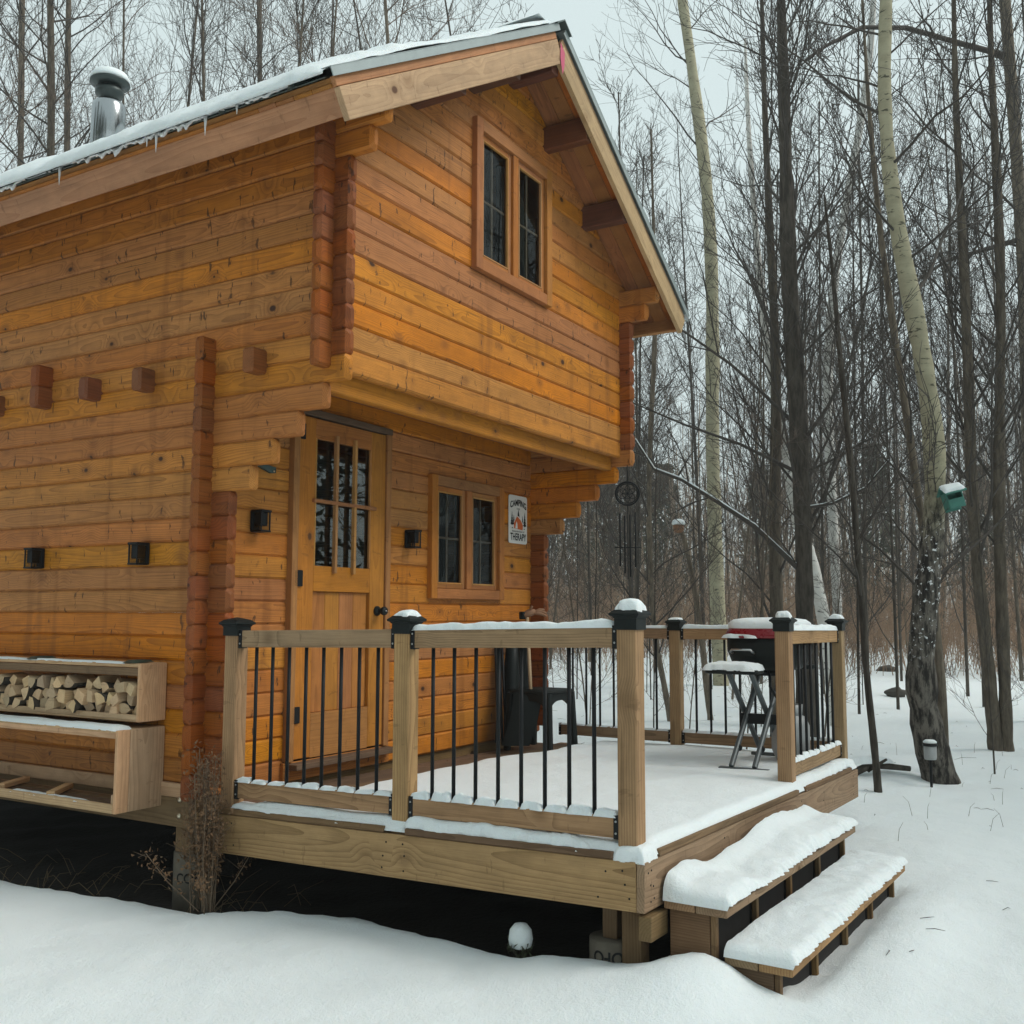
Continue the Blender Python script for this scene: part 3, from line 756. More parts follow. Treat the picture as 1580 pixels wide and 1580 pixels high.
# sign
sg = thing('tin_sign', 'white tin sign with orange tent, trees and lettering right of the window', 'sign', (3.50, -.004, 1.68))
sx0, sx1, sz0, sz1 = 3.345, 3.66, 1.678, 2.10
V = []; F = []
for y in (-.004, -.010):
    for (cx, cz, a0) in ((sx1-.025, sz1-.025, 0), (sx0+.025, sz1-.025, 90), (sx0+.025, sz0+.025, 180), (sx1-.025, sz0+.025, 270)):
        for i in range(5):
            a = math.radians(a0+i*22.5); V.append((cx+.025*math.cos(a), y, cz+.025*math.sin(a)))
F = [tuple(range(20)), tuple(range(39, 19, -1))]+[(i, (i+1) % 20, 20+(i+1) % 20, 20+i) for i in range(20)]
mesh('plate', V, F, 'white', sg)
def text_mesh(s, size, mat, bold=.0):
    c = bpy.data.curves.new('txt', 'FONT'); c.body = s; c.size = size; c.align_x = 'CENTER'; c.align_y = 'CENTER'; c.offset = bold
    o = bpy.data.objects.new('txt', c); COL.objects.link(o)
    dg = bpy.context.evaluated_depsgraph_get(); dg.update()
    me = bpy.data.meshes.new_from_object(o.evaluated_get(dg)); bpy.data.objects.remove(o); bpy.data.curves.remove(c)
    vs_ = [v.co.copy() for v in me.vertices]; fs = [tuple(p.vertices) for p in me.polygons]; bpy.data.meshes.remove(me)
    return vs_, fs
YT = -.0125; sxm = (sx0+sx1)/2
def sign_text(s, size, zc, w, hscale=1, arc=0, bold=.0):
    v, f = text_mesh(s, size, 'ink', bold); wd = max(a.x for a in v)-min(a.x for a in v); k = w/wd
    mesh('lettering', [(sxm+a.x*k, YT, zc+a.y*hscale-arc*(a.x*k/(w/2))**2) for a in v], f, 'ink', sg)
sign_text('CAMPING', .07, 2.035, .275, 1.1, .03, .0016)
sign_text('is my', .026, 1.985, .055, 1, 0, .0004)
sign_text('favourite kind of', .022, 1.785, .21, 1, 0, .0003)
sign_text('THERAPY', .075, 1.733, .27, 1.15, 0, .0016)
def flat(name, pts, mat, y): mesh(name, [(a, y, b) for a, b in pts], [tuple(range(len(pts)))], mat, sg)
def pine(x, z, h, w):
    pts = [(x, z+h)]
    for i in range(1, 6): pts += [(x+w*i/5, z+h*(1-i/5.4)), (x+w*i/5*.55, z+h*(1-i/5.2)+.002)]
    pts += [(x+w*.2, z), (x-w*.2, z)]
    for i in range(5, 0, -1): pts += [(x-w*i/5*.55, z+h*(1-i/5.2)+.002), (x-w*i/5, z+h*(1-i/5.4))]
    flat('tree_print', pts, 'ink', YT)
for a in ((3.395, 1.835, .125, .024), (3.425, 1.84, .09, .02), (3.505, 1.90, .08, .028), (3.575, 1.835, .095, .02), (3.615, 1.83, .135, .027)): pine(*a)
flat('tent_print', [(3.43, 1.81), (3.575, 1.80), (3.585, 1.845), (3.545, 1.895), (3.475, 1.925), (3.425, 1.865)], 'orange', YT-.0008)
flat('tent_print', [(3.421, 1.862), (3.428, 1.858), (3.475, 1.915), (3.475, 1.93)], 'white', YT-.0014)
flat('tent_print', [(3.475, 1.93), (3.475, 1.918), (3.54, 1.888), (3.583, 1.843), (3.59, 1.848), (3.548, 1.9)], 'white', YT-.0014)
flat('tent_print', [(3.448, 1.812), (3.488, 1.809), (3.484, 1.85), (3.471, 1.873), (3.458, 1.85)], 'white', YT-.0016)
for a in (3.40, 3.605): flat('grass_print', [(a-.012, 1.808), (a+.012, 1.808), (a+.006, 1.815), (a, 1.82), (a-.005, 1.814)], 'ink', YT)

# ---------------------------------------------------------------- wood boxes on the side wall
def crate(name, label, xf, y0, y1, z0, z1, endn, lip):
    t = thing(name, label, 'wood box', (xf/2, (y0+y1)/2, z0))
    th = .022
    beam('bottom_board', (xf/2, y0+th, z0+th/2), (xf/2, y1, z0+th/2), -xf-.012, th, 'crate', t)
    beam('top_board', (xf/2, y0+th, z1-th/2), (xf/2, y1, z1-th/2), -xf-.012, th, 'crate', t)
    x = xf
    for i, fr_ in enumerate(endn):
        w = (-xf-.006)*fr_; vbar('end_board', x+w/2, y0+th/2, z0, z1, w-.002, th, 'crate', t); x += w
    beam('front_rail', (xf+.01, y0+th, z0+.026), (xf+.01, y1, z0+.026), .02, .05 if not lip else .03, 'crate', t)
    if lip: beam('front_rail', (xf+.016, y0+th, z1-th-.026), (xf+.016, y1, z1-th-.026), .02, .045, 'beam', t)
    else: beam('front_rail', (xf+.011, y0+th, z1-th-.006), (xf+.011, y1, z1-th-.006), .022, .03, 'crate', t)
    return t
c1 = crate('wood_box', 'shallow wooden wall box filled with split firewood', -.2, .316, 2.6, .447, .778, (1,), True)
c2 = crate('wood_box', 'deeper empty wooden box below the firewood box with snow on top', -.335, .316, 2.6, -.042, .412, (.27, .73), False)
for i, x in enumerate((-.29, -.2, -.11)):
    beam('floor_slat', (x, .345, -.012), (x, 2.55, -.012), .07, .014, 'deckdark', c2)
for y, x0, a in ((.92, -.31, .16), (1.42, -.30, .1)):
    beam('loose_stick', (x0, y, .012), (x0+.24, y+a, .016), .05, .03, 'crate', c2)
beam('corner_cleat', (-.31, .352, -.02), (-.31, .352, .06), .03, .03, 'crate', c2, up=(1, 0, 0))
pad('snow_cap', (-.268, 1.46, .412), .125, 2.25, .022, c2, seed=11, pu=4, pv=24, rag=.01, amp=.25)
pad('snow_cap', (-.17, 1.5, .778), .05, 2.1, .008, c1, seed=12, pu=4, pv=24, rag=.008, amp=.6)
pad('snow_cap', (-.305, .95, .002), .05, .7, .008, c2, seed=13, pu=4, pv=8, rag=.02, amp=.6)
for y in (.42, 1.33):
    o = mesh('strap', [(-.2, y-.05, .781), (-.2, y+.05, .781), (-.06, y+.055, .784), (-.06, y-.055, .784), (-.17, y-.04, .795), (-.17, y+.04, .795), (-.08, y+.04, .797), (-.08, y-.04, .797)],
         [(0, 1, 5, 4), (1, 2, 6, 5), (2, 3, 7, 6), (3, 0, 4, 7), (4, 5, 6, 7)], 'strap', c1, smooth=True)
# split logs, wedge shaped, ends to the front
random.seed(21)
def firewood(y0, y1, z0, rows, dy, dz):
    for r in range(rows):
        y = y0+(.5 if r % 2 else 0)*dy
        while y < y1:
            if r == rows-1 and random.random() < .22: y += dy; continue
            kind = random.random(); R_ = dy*random.uniform(.62, .8)
            a0 = random.uniform(0, 6.28)
            if kind < .6:      # wedge split from a round
                sp_ = math.radians(random.uniform(65, 105)); out = [(0, 0)]+[(1.25*math.cos(a0+sp_*t), 1.25*math.sin(a0+sp_*t)) for t in (0, .25, .5, .75, 1)]
                mx_ = sum(q[0] for q in out)/6; my_ = sum(q[1] for q in out)/6; out = [(q[0]-mx_, q[1]-my_) for q in out]
            else:              # blocky split
                out = []
                for t in range(random.choice((4, 4, 5))):
                    q = a0+t*1.5+random.uniform(-.3, .3); out.append((random.uniform(.65, .95)*math.cos(q), random.uniform(.65, .95)*math.sin(q)))
                out.sort(key=lambda q: math.atan2(q[1], q[0]))
            out = [(q[0]*R_*random.uniform(.9, 1.08), q[1]*R_*random.uniform(.9, 1.05)) for q in out]
            lowest = min(q[1] for q in out)
            cy = y+random.uniform(-.008, .008); cz = z0+dz*(r+.5)+random.uniform(-.006, .006)
            if r == 0: cz = z0-lowest+.001
            xo = random.uniform(-.045, .02); tw = random.uniform(-.03, .03); tz = random.uniform(-.015, .02); m = len(out)
            V = [(xo-.05+random.uniform(-.004, .004), a, b) for a, b in out]+[(xo+.115, a*.95+tw, b*.95+tz) for a, b in out]
            Fc = [tuple(range(m-1, -1, -1)), tuple(range(m, 2*m))]+[(i, (i+1) % m, m+(i+1) % m, m+i) for i in range(m)]
            o = mesh('split_log', V, Fc, 'split', None, Matrix.Translation((-.125, cy, cz)))
            o.data.materials.append(M['barkdark'])
            if kind < .6:
                for fi in range(3, 7): o.data.polygons[fi].material_index = 1
            tag(o, 'split wedge of firewood in the %s row of the upper wall box' % ('bottom', 'middle', 'top')[r], 'firewood', 'split firewood in the wall box')
            y += dy*random.uniform(.9, 1.12)
firewood(.385, 1.75, .472, 3, .082, .066)

# ---------------------------------------------------------------- deck
XD, YD, XR = -.1, -2.747, 3.93
def zd(x, y):
    u = (x-XD)/(XR-XD); v = (y+.15)/(YD+.15)
    return (-.02*(1-u)-.10*u)*(1-v)+(.029*(1-u)-.098*u)*v
def dp(x, y, z): return (x, y, z+zd(x, y))
deck = thing('deck', 'snow covered treated lumber deck with post and baluster railing', 'deck', (1.9, -1.4, -.5))
RH = .205
def dbeam(name, x0, y0, x1, y1, zc, w, h, mat='deck', **k): return beam(name, dp(x0, y0, zc), dp(x1, y1, zc), w, h, mat, deck, **k)
dbeam('rim_board', XD+.019, -.16, XD+.019, YD+.04, -RH/2, .038, RH)
dbeam('rim_board', XD, YD+.019, XR, YD+.019, -RH/2, .038, RH)
dbeam('rim_board', XR-.019, -.05, XR-.019, YD+.04, -RH/2, .038, RH)
for i in range(1, 9):
    x = XD+i*.45; dbeam('joist', x, -.02, x, YD+.04, -RH/2, .038, RH-.01, 'deckdark')
i = 0; y = -.02
while y > -2.55:
    dbeam('deck_board', .05, y-.07, 3.82, y-.07, .018, .138, .028, 'deckdark', c=.004); y -= .144
dbeam('border_board', XD+.06, -.2, XD+.06, -1.372, .019, .13, .03, 'deckdark', c=.004); dbeam('border_board', XD+.06, -1.5, XD+.06, -2.6, .019, .13, .03, 'deckdark', c=.004)
dbeam('border_board', .06, YD+.06, 2.28, YD+.06, .019, .13, .03, 'deckdark', c=.004); dbeam('border_board', 2.44, YD+.06, 3.72, YD+.06, .019, .13, .03, 'deckdark', c=.004)
dbeam('border_board', XR-.06, -.2, XR-.06, YD+.05, .019, .13, .03, 'deckdark', c=.004)
beam('corner_block', (XD+.02, YD+.01, -.245), (XD+.20, YD+.01, -.25), .06, .1, 'beam', deck)
beam('corner_post', (.07, YD+.12, -.5), (.07, YD+.12, -.18), .09, .09, 'deckdark', deck, up=(1, 0, 0))
# screws and old nail holes in the rim boards
random.seed(14)
for yy in (-.35, -1.38, -1.5, -2.55, -2.66):
    for zz in (-.045, -.1, -.16):
        if random.random() < .85:
            lathe('screw', [(.0045, 0), (.0045, .0015), (.001, .002)], 'metal', deck, Matrix.Translation(dp(XD-.0005, yy+random.uniform(-.02, .02), zz+random.uniform(-.01, .01))) @ Matrix.Rotation(-math.pi/2, 4, 'Y'), 7)
for xx in (XD+.05, XD+.09, .9, 1.8, 2.35, 2.9, 3.78):
    for zz in (-.045, -.1, -.16):
        if random.random() < .8:
            lathe('screw', [(.0045, 0), (.0045, .0015), (.001, .002)], 'metal', deck, Matrix.Translation(dp(xx+random.uniform(-.02, .02), YD-.0005, zz+random.uniform(-.01, .01))) @ Matrix.Rotation(math.pi/2, 4, 'X'), 7)
# posts
PS = .092
def post(x, y, ztop, snow=1, seed=0, cap=1.0):
    z0 = zd(x, y)-.02
    p = vbar('post', x, y, z0, ztop, PS, PS, 'deck', deck, bev=.005)
    cz = ztop
    def sq(w, z): return [(x-w/2, y-w/2, z), (x+w/2, y-w/2, z), (x+w/2, y+w/2, z), (x-w/2, y+w/2, z)]
    prof = [(PS+.014, cz-.022), (PS+.014, cz+.028), (PS+.022, cz+.03), (PS+.026, cz+.036), (PS+.05, cz+.042), (PS+.05, cz+.05), (PS+.012, cz+.066), (PS-.02, cz+.071), (.004, cz+.08)]
    V, F = [], []
    for w, z in prof: V += sq(w, z)
    for i in range(len(prof)-1):
        for k in range(4): F.append((i*4+k, i*4+(k+1) % 4, i*4+4+(k+1) % 4, i*4+4+k))
    F.append((len(V)-4, len(V)-3, len(V)-2, len(V)-1))
    mesh('post_cap', V, F, 'cap', p)
    if snow: pad('snow_cap', (x, y, cz+.058), PS*1.12*cap, PS*1.12*cap, .052*snow, p, seed=seed, nu=22, nv=22, pu=3.5, pv=3.5, amp=.22, rag=.012)
    return p
PX = XD+.03+PS/2                       # posts of the near side
post(PX, -.262, .965, 0); post(PX, -1.44, .99, .7, 2); post(PX, -2.657, 1.022, 1.05, 3, 1.12)
DX, EX, FXX = 2.35, 3.775, 3.84
YP = -2.657
post(DX, YP, .982, .95, 5); post(EX, YP, .968, .9, 6); post(FXX, -1.335, .955, .55, 7); pass
def rail(p0, p1, snow, seed, axis='y', n=8, zb=(.111, .152), zt=(.926, .968), skip=()):
    """top and bottom rail with black balusters and brackets between two posts; z values are world heights of rail centres"""
    (x0, y0), (x1, y1) = p0, p1
    d = Vector((x1-x0, y1-y0, 0)); L = d.length; d.normalize()
    for zz, nm in ((zt, 'top_rail'), (zb, 'bottom_rail')):
        a = Vector((x0, y0, zz[0])); b = Vector((x1, y1, zz[1]))
        r = beam(nm, a, b, .038, .092, 'deck', deck, c=.004)
        for q, s in ((a, 1), (b, -1)):
            qq = q+d*s*.012; br_ = beam('bracket', qq-d*.012, qq+d*.012, .046, .102, 'metal', r, c=.002, ce=.001)
            for k in (-.025, .025):
                nrm = Vector((d.y, -d.x, 0));
                if nrm.x+nrm.y > 0: nrm = -nrm
                lathe('screw', [(.005, 0), (.005, .003), (.001, .0035)], 'steel', r, Matrix.Translation(qq+nrm*.023+Vector((0, 0, k))) @ nrm.to_track_quat('Z', 'Y').to_matrix().to_4x4(), 8)
        if snow[0 if nm == 'top_rail' else 1]:
            S = snow[0 if nm == 'top_rail' else 1]
            rz = math.atan2(d.y, d.x); c = (a+b)/2+Vector((0, 0, .045)); tl = (b.z-a.z)/L
            if nm == 'top_rail': pad('snow_cap', c, L-.01, .052, S, r, rz, seed, nv=8, pu=30, pv=3, rag=.008, tilt=(tl, 0), amp=.35, freq=11)
            else:
                for i in range(n+1):                      # little heaps between the balusters
                    t = (i+.5)/(n+1); q = a.lerp(b, t)+Vector((0, 0, .044))
                    pad('snow_cap', q, L/(n+1)*.96, .052, S*(.7+.6*random.random()), r, rz, seed+i, nu=10, nv=6, pu=4, pv=3, rag=.01, tilt=(tl, 0), amp=.4, freq=18)
    for i in range(n):
        t = (i+1)/(n+1); x = x0+(x1-x0)*t; y = y0+(y1-y0)*t
        lathe('baluster', [(.0098, 0), (.0098, 1)], 'metal', deck, Matrix.Translation((x, y, zb[0]+(zb[1]-zb[0])*t+.04)) @ Matrix.Diagonal((1, 1, zt[0]+(zt[1]-zt[0])*t-zb[0]-(zb[1]-zb[0])*t-.08, 1)), 10)
RX = PX-.012
rail((RX, -.31), (RX, -1.392), (0, .018), 30, n=8, zb=(.111, .132), zt=(.926, .944))
rail((RX, -1.488), (RX, -2.609), (.028, .03), 40, n=8, zb=(.132, .152), zt=(.944, .968))
rail((DX+.048, YP), (EX-.048, YP), (.035, .026), 60, n=8, zb=(.085, .066), zt=(.924, .907))
rail((FXX, -.24), (FXX, -1.287), (.02, .012), 80, n=7, zb=(.066, .066), zt=(.908, .908))
rail((FXX, -1.383), (EX+.06, -2.609), (.028, .02), 90, n=9, zb=(.066, .07), zt=(.908, .912))
# snow lying on the deck, thin and melted back along the wall
NX, NY = 150, 110; V, F = [], []
for i in range(NX+1):
    x = XD+.004+(XR-XD-.008)*i/NX
    for j in range(NY+1):
        y = -.1+(YD+.004+.1)*j/NY
        eL = x-(XD+.004); eF = y-(YD+.004); eR = XR-.004-x
        e = min(1, eL/.05, eR/.05, eF/.05); e = (1-(1-max(0, e))**2)**.5
        back = -.26-.16*math.exp(-((x-1.2)/.9)**2)-.14*fr(x, 3, 0, 1.6, 3)-(.15 if x > 2.6 else 0)*sstep(2.6, 3.0, x)
        bm = sstep(0, .3, back-y)
        inner = 1-.55*math.exp(-(eL/.13)**2)-.35*math.exp(-(eF/.2)**2)
        base = .034 + (.05*inner+.013*fr(x, y, 5, 2.0, 3))
        th = base*bm*e - .012*(1-bm)
        # drop around the near corner and by the middle post where the border boards stop
        V.append((x, y, zd(x, y)+.012+th))
for i in range(NX):
    for j in range(NY):
        a = i*(NY+1)+j; F.append((a, a+1, a+NY+2, a+NY+1))
mesh('snow_cover', V, F, 'snow', deck, smooth=True)
pad('snow_cap', dp(XD+.075, YD+.075, .0), .15, .15, .062, deck, seed=71, nu=26, nv=26, pu=5, pv=5, rag=.008, amp=.12)
pad('snow_cap', dp(XD+.06, -1.98, .032), .115, 1.02, .045, deck, seed=73, pu=4, pv=16, rag=.02)
pad('snow_cap', dp(XD+.06, -.83, .032), .11, 1.05, .022, deck, seed=74, pu=4, pv=16, rag=.02)
pad('snow_cap', dp(3.08, YD+.065, .032), 1.35, .115, .05, deck, seed=75, pu=18, pv=4, rag=.02)
# leaf bits and ice crumbs swept to the wall
random.seed(5)
V, F = [], []
for i in range(90):
    x = random.uniform(.3, 3.3); y = -.04-abs(random.gauss(0, .07)); z = zd(x, y)+.036; a = random.random()*6.3; s = random.uniform(.006, .02)
    b = len(V); V += [(x+s*math.cos(a), y+s*math.sin(a), z), (x+s*.6*math.cos(a+2), y+s*.6*math.sin(a+2), z+.01*random.random()), (x+s*math.cos(a+4), y+s*math.sin(a+4), z+.004)]; F.append((b, b+1, b+2))
o = mesh('leaf_litter', V, F, 'herb'); tag(o, 'dry leaf bits swept against the front wall on the deck', 'leaves', kind='stuff')

# piers
def pier(x, y, z1, lab, flip, lx):
    t = thing('foundation_pier', lab, 'pier', (x, y, -.66))
    R0 = .105
    lathe('tube', [(R0, -.66), (R0, z1), (.001, z1)], 'concrete', t, Matrix.Translation((x, y, 0)), 28)
    vs_, fs = text_mesh('COFO', .075, 'ink', .0015)
    a0 = math.atan2(CAM.y-y, CAM.x-x)+lx
    out = []
    for v in vs_:
        th_ = v.x/R0*.9; zz = v.y
        if flip: th_, zz = -th_, -zz
        a = a0+th_; out.append((x+(R0+.0015)*math.cos(a), y+(R0+.0015)*math.sin(a), -.435 + zz if not flip else -.42+zz))
    mesh('lettering', out, fs, 'ink', t)
    return t
pier(.1, .17, -.3, 'printed cardboard tube pier under the cabin corner behind dead plant', False, 0)
beam('pier_block', (.1, .17, -.3), (.1, .17, -.148), .14, .14, 'beam', cabin, up=(1, 0, 0))
pier(.11, -2.50, -.36, 'printed cardboard tube pier under the near deck corner', True, 0)
beam('post_base', (.11, -2.50, -.36), (.11, -2.50, -.2), .07, .07, 'beam', deck, up=(1, 0, 0))
pier(3.6, -2.5, -.2, 'cardboard tube pier under the far deck corner', False, 0)

# ---------------------------------------------------------------- steps
st = thing('deck_steps', 'two wide wooden steps with snow on the treads at deck front', 'steps', (1.1, -3.0, -.55))
RZ = math.radians(-1.9)
def sp(u, v, z): # u along the step from its near end, v out from the deck
    return (.06+u*math.cos(RZ)+v*math.sin(RZ), -2.765+u*math.sin(RZ)-v*math.cos(RZ), z-.006*u)
Lt = 2.07
for v0, zt in ((.0, -.15), (.27, -.335)):
    for k in range(2): beam('tread_board', sp(0, v0+.07+k*.145, zt-.019), sp(Lt, v0+.07+k*.145, zt-.019), .14, .038, 'deck', st, c=.004)
    for i in range(5):
        u = .035+(Lt-.07)*i/4
        beam('stringer', sp(u, v0+.02, (zt-.04-.62)/2), sp(u, v0+.2, (zt-.04-.62)/2), .038, .62+zt-.04, 'deckdark' if not i else 'black', st, c=.003)  # inner stringers coloured black as the shade below the tread
        beam('upright', sp(u, v0+.215, -.62), sp(u, v0+.215, zt-.04), .026, .03, 'beam', st, up=(1, 0, 0))
    beam('back_board', sp(.06, v0+.185, (zt-.7)/2), sp(Lt-.05, v0+.185, (zt-.7)/2), .02, .6+zt, 'black', st)  # black board stands in for the dark void under the tread
def treadsnow(v0, zt, H, seed):
    nu, nv = 240, 30; V, F = [], []
    for i in range(nu+1):
        u = -.012+(Lt+.02)*i/nu
        for j in range(nv+1):
            v = -.0+.30*j/nv
            e = min(1, (u+.012)/.07, (Lt+.01-u)/.08, (.302-v)/(.06+.025*fr(u, 2, 4, 7, 2))); e = (1-(1-max(0, e))**2)**.5
            h = H*(1+.3*fr(u, v, seed, 2.3, 3)+.12*fr(u, v, seed+5, 9, 2))
            if v0 == 0: h += .045*math.exp(-((u-1.42)/.35)**2)*(1-v/.3)+.03*math.exp(-((u-.2)/.18)**2)*(1-.5*v/.3)+.035*sstep(.12, 0, v)-.03*math.exp(-((u-.55)/.2)**2)
            p = sp(u, v0+v, zt); V.append((p[0], p[1]-(.012*fr(u, v, 3, 9, 2)+.014*fr(u, 7, 1, 26, 3))*(v > .22), p[2]+h*e-.003*(e == 0)))
    for i in range(nu):
        for j in range(nv): a = i*(nv+1)+j; F.append((a, a+1, a+nv+2, a+nv+1))
    mesh('snow_cover', V, F, 'snow', st, smooth=True)
treadsnow(0, -.15, .052, 2); treadsnow(.27, -.335, .05, 8)
#PART2
# ---------------------------------------------------------------- things on the deck
gr = thing('gas_grill', 'portable gas grill with snowy red lid on crossed grey legs', 'grill', (3.05, -2.25, .04))
zg = .03
for x, y0, y1 in ((2.62, -2.12, -2.46), (3.46, -2.08, -2.44)):
    beam('foot_bar', (x, y0, zg), (x+.01, y1, zg), .05, .022, 'leggrey', gr)
for y in (-2.2, -2.36):
    beam('leg', (2.63, y, zg+.01), (3.44, y+.02, .70), .03, .042, 'leggrey', gr, c=.008)
    beam('leg', (3.45, y-.045*0+.04, zg+.01), (2.74, y+.05, .68), .03, .042, 'leggrey', gr, c=.008)
    lathe('leg_clip', [(.026, 0), (.026, .02)], 'metal', gr, Matrix.Translation((2.78, y, .145)) @ Matrix.Rotation(math.radians(50), 4, 'Y'), 10)
beam('leg_spreader', (3.02, -2.14, .33), (3.04, -2.42, .33), .05, .07, 'metal', gr)
def rbox(name, x0, x1, y0, y1, secs, mat, par, p=4.0, n=36):
    """stack of rounded rectangles: secs = (scale, z)"""
    V, F = [], []; cx, cy = (x0+x1)/2, (y0+y1)/2
    for s, z in secs:
        for k in range(n):
            a = 2*math.pi*k/n; c, d = math.cos(a), math.sin(a)
            q = (abs(c)**p+abs(d)**p)**(-1/p)
            V.append((cx+(x1-x0)/2*s*c*q, cy+(y1-y0)/2*s*d*q, z))
    for i in range(len(secs)-1):
        for k in range(n): F.append((i*n+k, i*n+(k+1) % n, (i+1)*n+(k+1) % n, (i+1)*n+k))
    F.append(tuple(range(n-1, -1, -1))); F.append(tuple(range((len(secs)-1)*n, len(secs)*n)))
    return mesh(name, V, F, mat, par, smooth=True)
rbox('firebox', 3.04, 3.6, -2.0, -2.56, [(.6, .665), (.72, .67), (.9, .72), (1, .80), (1.0, .895)], 'cap', gr)
rbox('drip_tray', 3.15, 3.45, -2.15, -2.4, [(.9, .625), (1, .66)], 'metal', gr)
ld = rbox('lid', 3.03, 3.61, -1.99, -2.57, [(1.0, .897), (1.015, .905), (1.0, .93), (.93, .965), (.75, .99), (.4, 1.0), (.1, 1.003)], 'red', gr)
rbox('snow_cap', 3.04, 3.6, -2.0, -2.56, [(.93, .955), (.98, .975), (.97, 1.005), (.85, 1.03), (.55, 1.042), (.15, 1.045)], 'snow', ld)
pad('snow_cap', (3.05, -2.14, .90), .06, .26, .03, gr, seed=33, rag=.03)
hd = rbox('side_shelf', 2.70, 3.0, -1.97, -2.35, [(.96, .655), (1, .66), (1, .68), (.97, .684)], 'cap', gr)
pad('snow_cap', (2.85, -2.16, .682), .30, .38, .052, hd, seed=35, pu=6, pv=6, rag=.02, amp=.18)
rbox('side_shelf', 3.64, 3.86, -2.02, -2.5, [(.96, .655), (1, .66), (1, .68), (.97, .684)], 'cap', gr)
tube('handle', [(3.03, -2.09, .79), (2.985, -2.09, .80), (2.975, -2.1, .815), (2.975, -2.24, .815), (2.985, -2.25, .80), (3.03, -2.25, .79)], .008, 'steel', gr)
tube('gas_hose', [(3.1, -2.33, .66), (3.02, -2.36, .56), (3.05, -2.40, .48), (3.2, -2.42, .43)], .009, 'metal', gr)
cy = thing('gas_cylinder', 'pale grey gas cylinder under the grill', 'gas cylinder', (3.3, -2.42, .02))
lathe('body', [(.10, 0), (.105, .03), (.12, .06), (.135, .1), (.135, .27), (.11, .33), (.05, .36), (.03, .37)], 'tank', cy, Matrix.Translation((3.3, -2.42, .0)), 24)
lathe('valve', [(.02, .37), (.02, .41), (.035, .415), (.035, .43), (.01, .432)], 'brass', cy, Matrix.Translation((3.3, -2.42, .0)), 12)
lathe('guard_ring', [(.085, .33), (.09, .42), (.086, .42), (.081, .33)], 'tank', cy, Matrix.Translation((3.3, -2.42, .0)), 20)

tb = thing('plastic_side_table', 'black plastic side table by the front wall at far end', 'table', (3.22, -.40, .0))
rbox('table_top', 3.0, 3.45, -.19, -.6, [(.97, .425), (1, .43), (1, .445), (.98, .452)], 'cap', tb, 8)
for x, sx_ in ((3.03, 1), (3.42, -1)):
    for y, sy_ in ((-.22, -1), (-.57, 1)):
        beam('leg', (x-.02*sx_, y-.02*sy_, -.03), (x, y, .43), .05, .055, 'cap', tb, up=(1, 0, 0), c=.01)
for a, b in (((3.03, -.57), (3.42, -.57)), ((3.03, -.22), (3.42, -.22)), ((3.03, -.57), (3.03, -.22)), ((3.42, -.57), (3.42, -.22))):
    P0, P1 = Vector((*a, .40)), Vector((*b, .40)); d = P1-P0
    pts = []; nA = 12
    V, F = [], []
    nrm = Vector((-d.y, d.x, 0)).normalized()*.006
    for i in range(nA+1):
        t = i/nA; q = P0+d*t; dep = .03+.09*abs(2*t-1)**3
        for s in (-1, 1): V += [q+nrm*s+Vector((0, 0, .03)), q+nrm*s-Vector((0, 0, dep))]
    for i in range(nA):
        a0 = i*4; F += [(a0, a0+4, a0+5, a0+1), (a0+2, a0+3, a0+7, a0+6), (a0+1, a0+5, a0+7, a0+3)]
    mesh('apron', V, F, 'cap', tb)
sv = thing('snow_shovel', 'black snow shovel with pale wooden handle leaning behind the table', 'shovel', (3.02, -.3, 0))
tube('handle', [(3.13, -.36, .30), (3.42, -.15, 1.05)], .015, 'split', sv)
V, F = [], []
for i in range(9):
    t = i/8; a = (t-.5)*1.2
    for j in range(5):
        s = j/4
        V.append((2.93+.09*math.sin(a)+.10*s+.05*(1-math.cos(a)), -.32-.2*(t-.5)-.06*math.sin(s*2), .02+.42*s))
for i in range(8):
    for j in range(4): F.append((i*5+j, (i+1)*5+j, (i+1)*5+j+1, i*5+j+1))
mesh('blade', V, F, 'cap', sv, smooth=True)
cb = thing('folded_chair_bag', 'tall dark folded camp chair leaning in the wall corner', 'chair bag', (3.2, -.14, 0))
for i, (x, y, lean) in enumerate(((3.12, -.17, .12), (3.28, -.2, .1), (3.02, -.1, .16))):
    tube('folded_seat' if i < 2 else 'folded_frame', [(x, y, .02), (x+lean*.15, y, .25), (x+lean*.5, y+.03, .6), (x+lean, y+.06, .97)], [.06, .07, .065, .04] if i < 2 else [.02]*4, 'cap', cb, 12)
for k in range(3): tube('frame_leg', [(2.88+.06*k, -.2, .02), (3.03+.05*k, -.07, .9)], .011, 'metal', cb)
gl = thing('work_glove', 'crumpled brown leather work glove on top of the leaning handle', 'glove', (3.42, -.15, 1.04))
t = Tubes()
for (a, b, r) in (((3.40, -.13, 1.05), (3.47, -.2, 1.085), .03), ((3.47, -.2, 1.085), (3.52, -.26, 1.10), .014), ((3.46, -.21, 1.08), (3.53, -.27, 1.075), .014), ((3.45, -.21, 1.07), (3.52, -.28, 1.05), .013), ((3.43, -.17, 1.09), (3.42, -.2, 1.13), .012)):
    a, b = np.array(a), np.array(b); t.add([a-(b-a)*.1, a, (a+b)/2+np.array((0, 0, .008)), b, b+(b-a)*.1], [.002, r, r*1.1, r*.8, .002], 10)
t.build('leather', 'glove', gl); 
rbox('cuff', 3.37, 3.42, -.09, -.15, [(.9, 1.02), (1, 1.03), (1.05, 1.07), (.9, 1.085)], 'cap', gl, 2.5, 16)

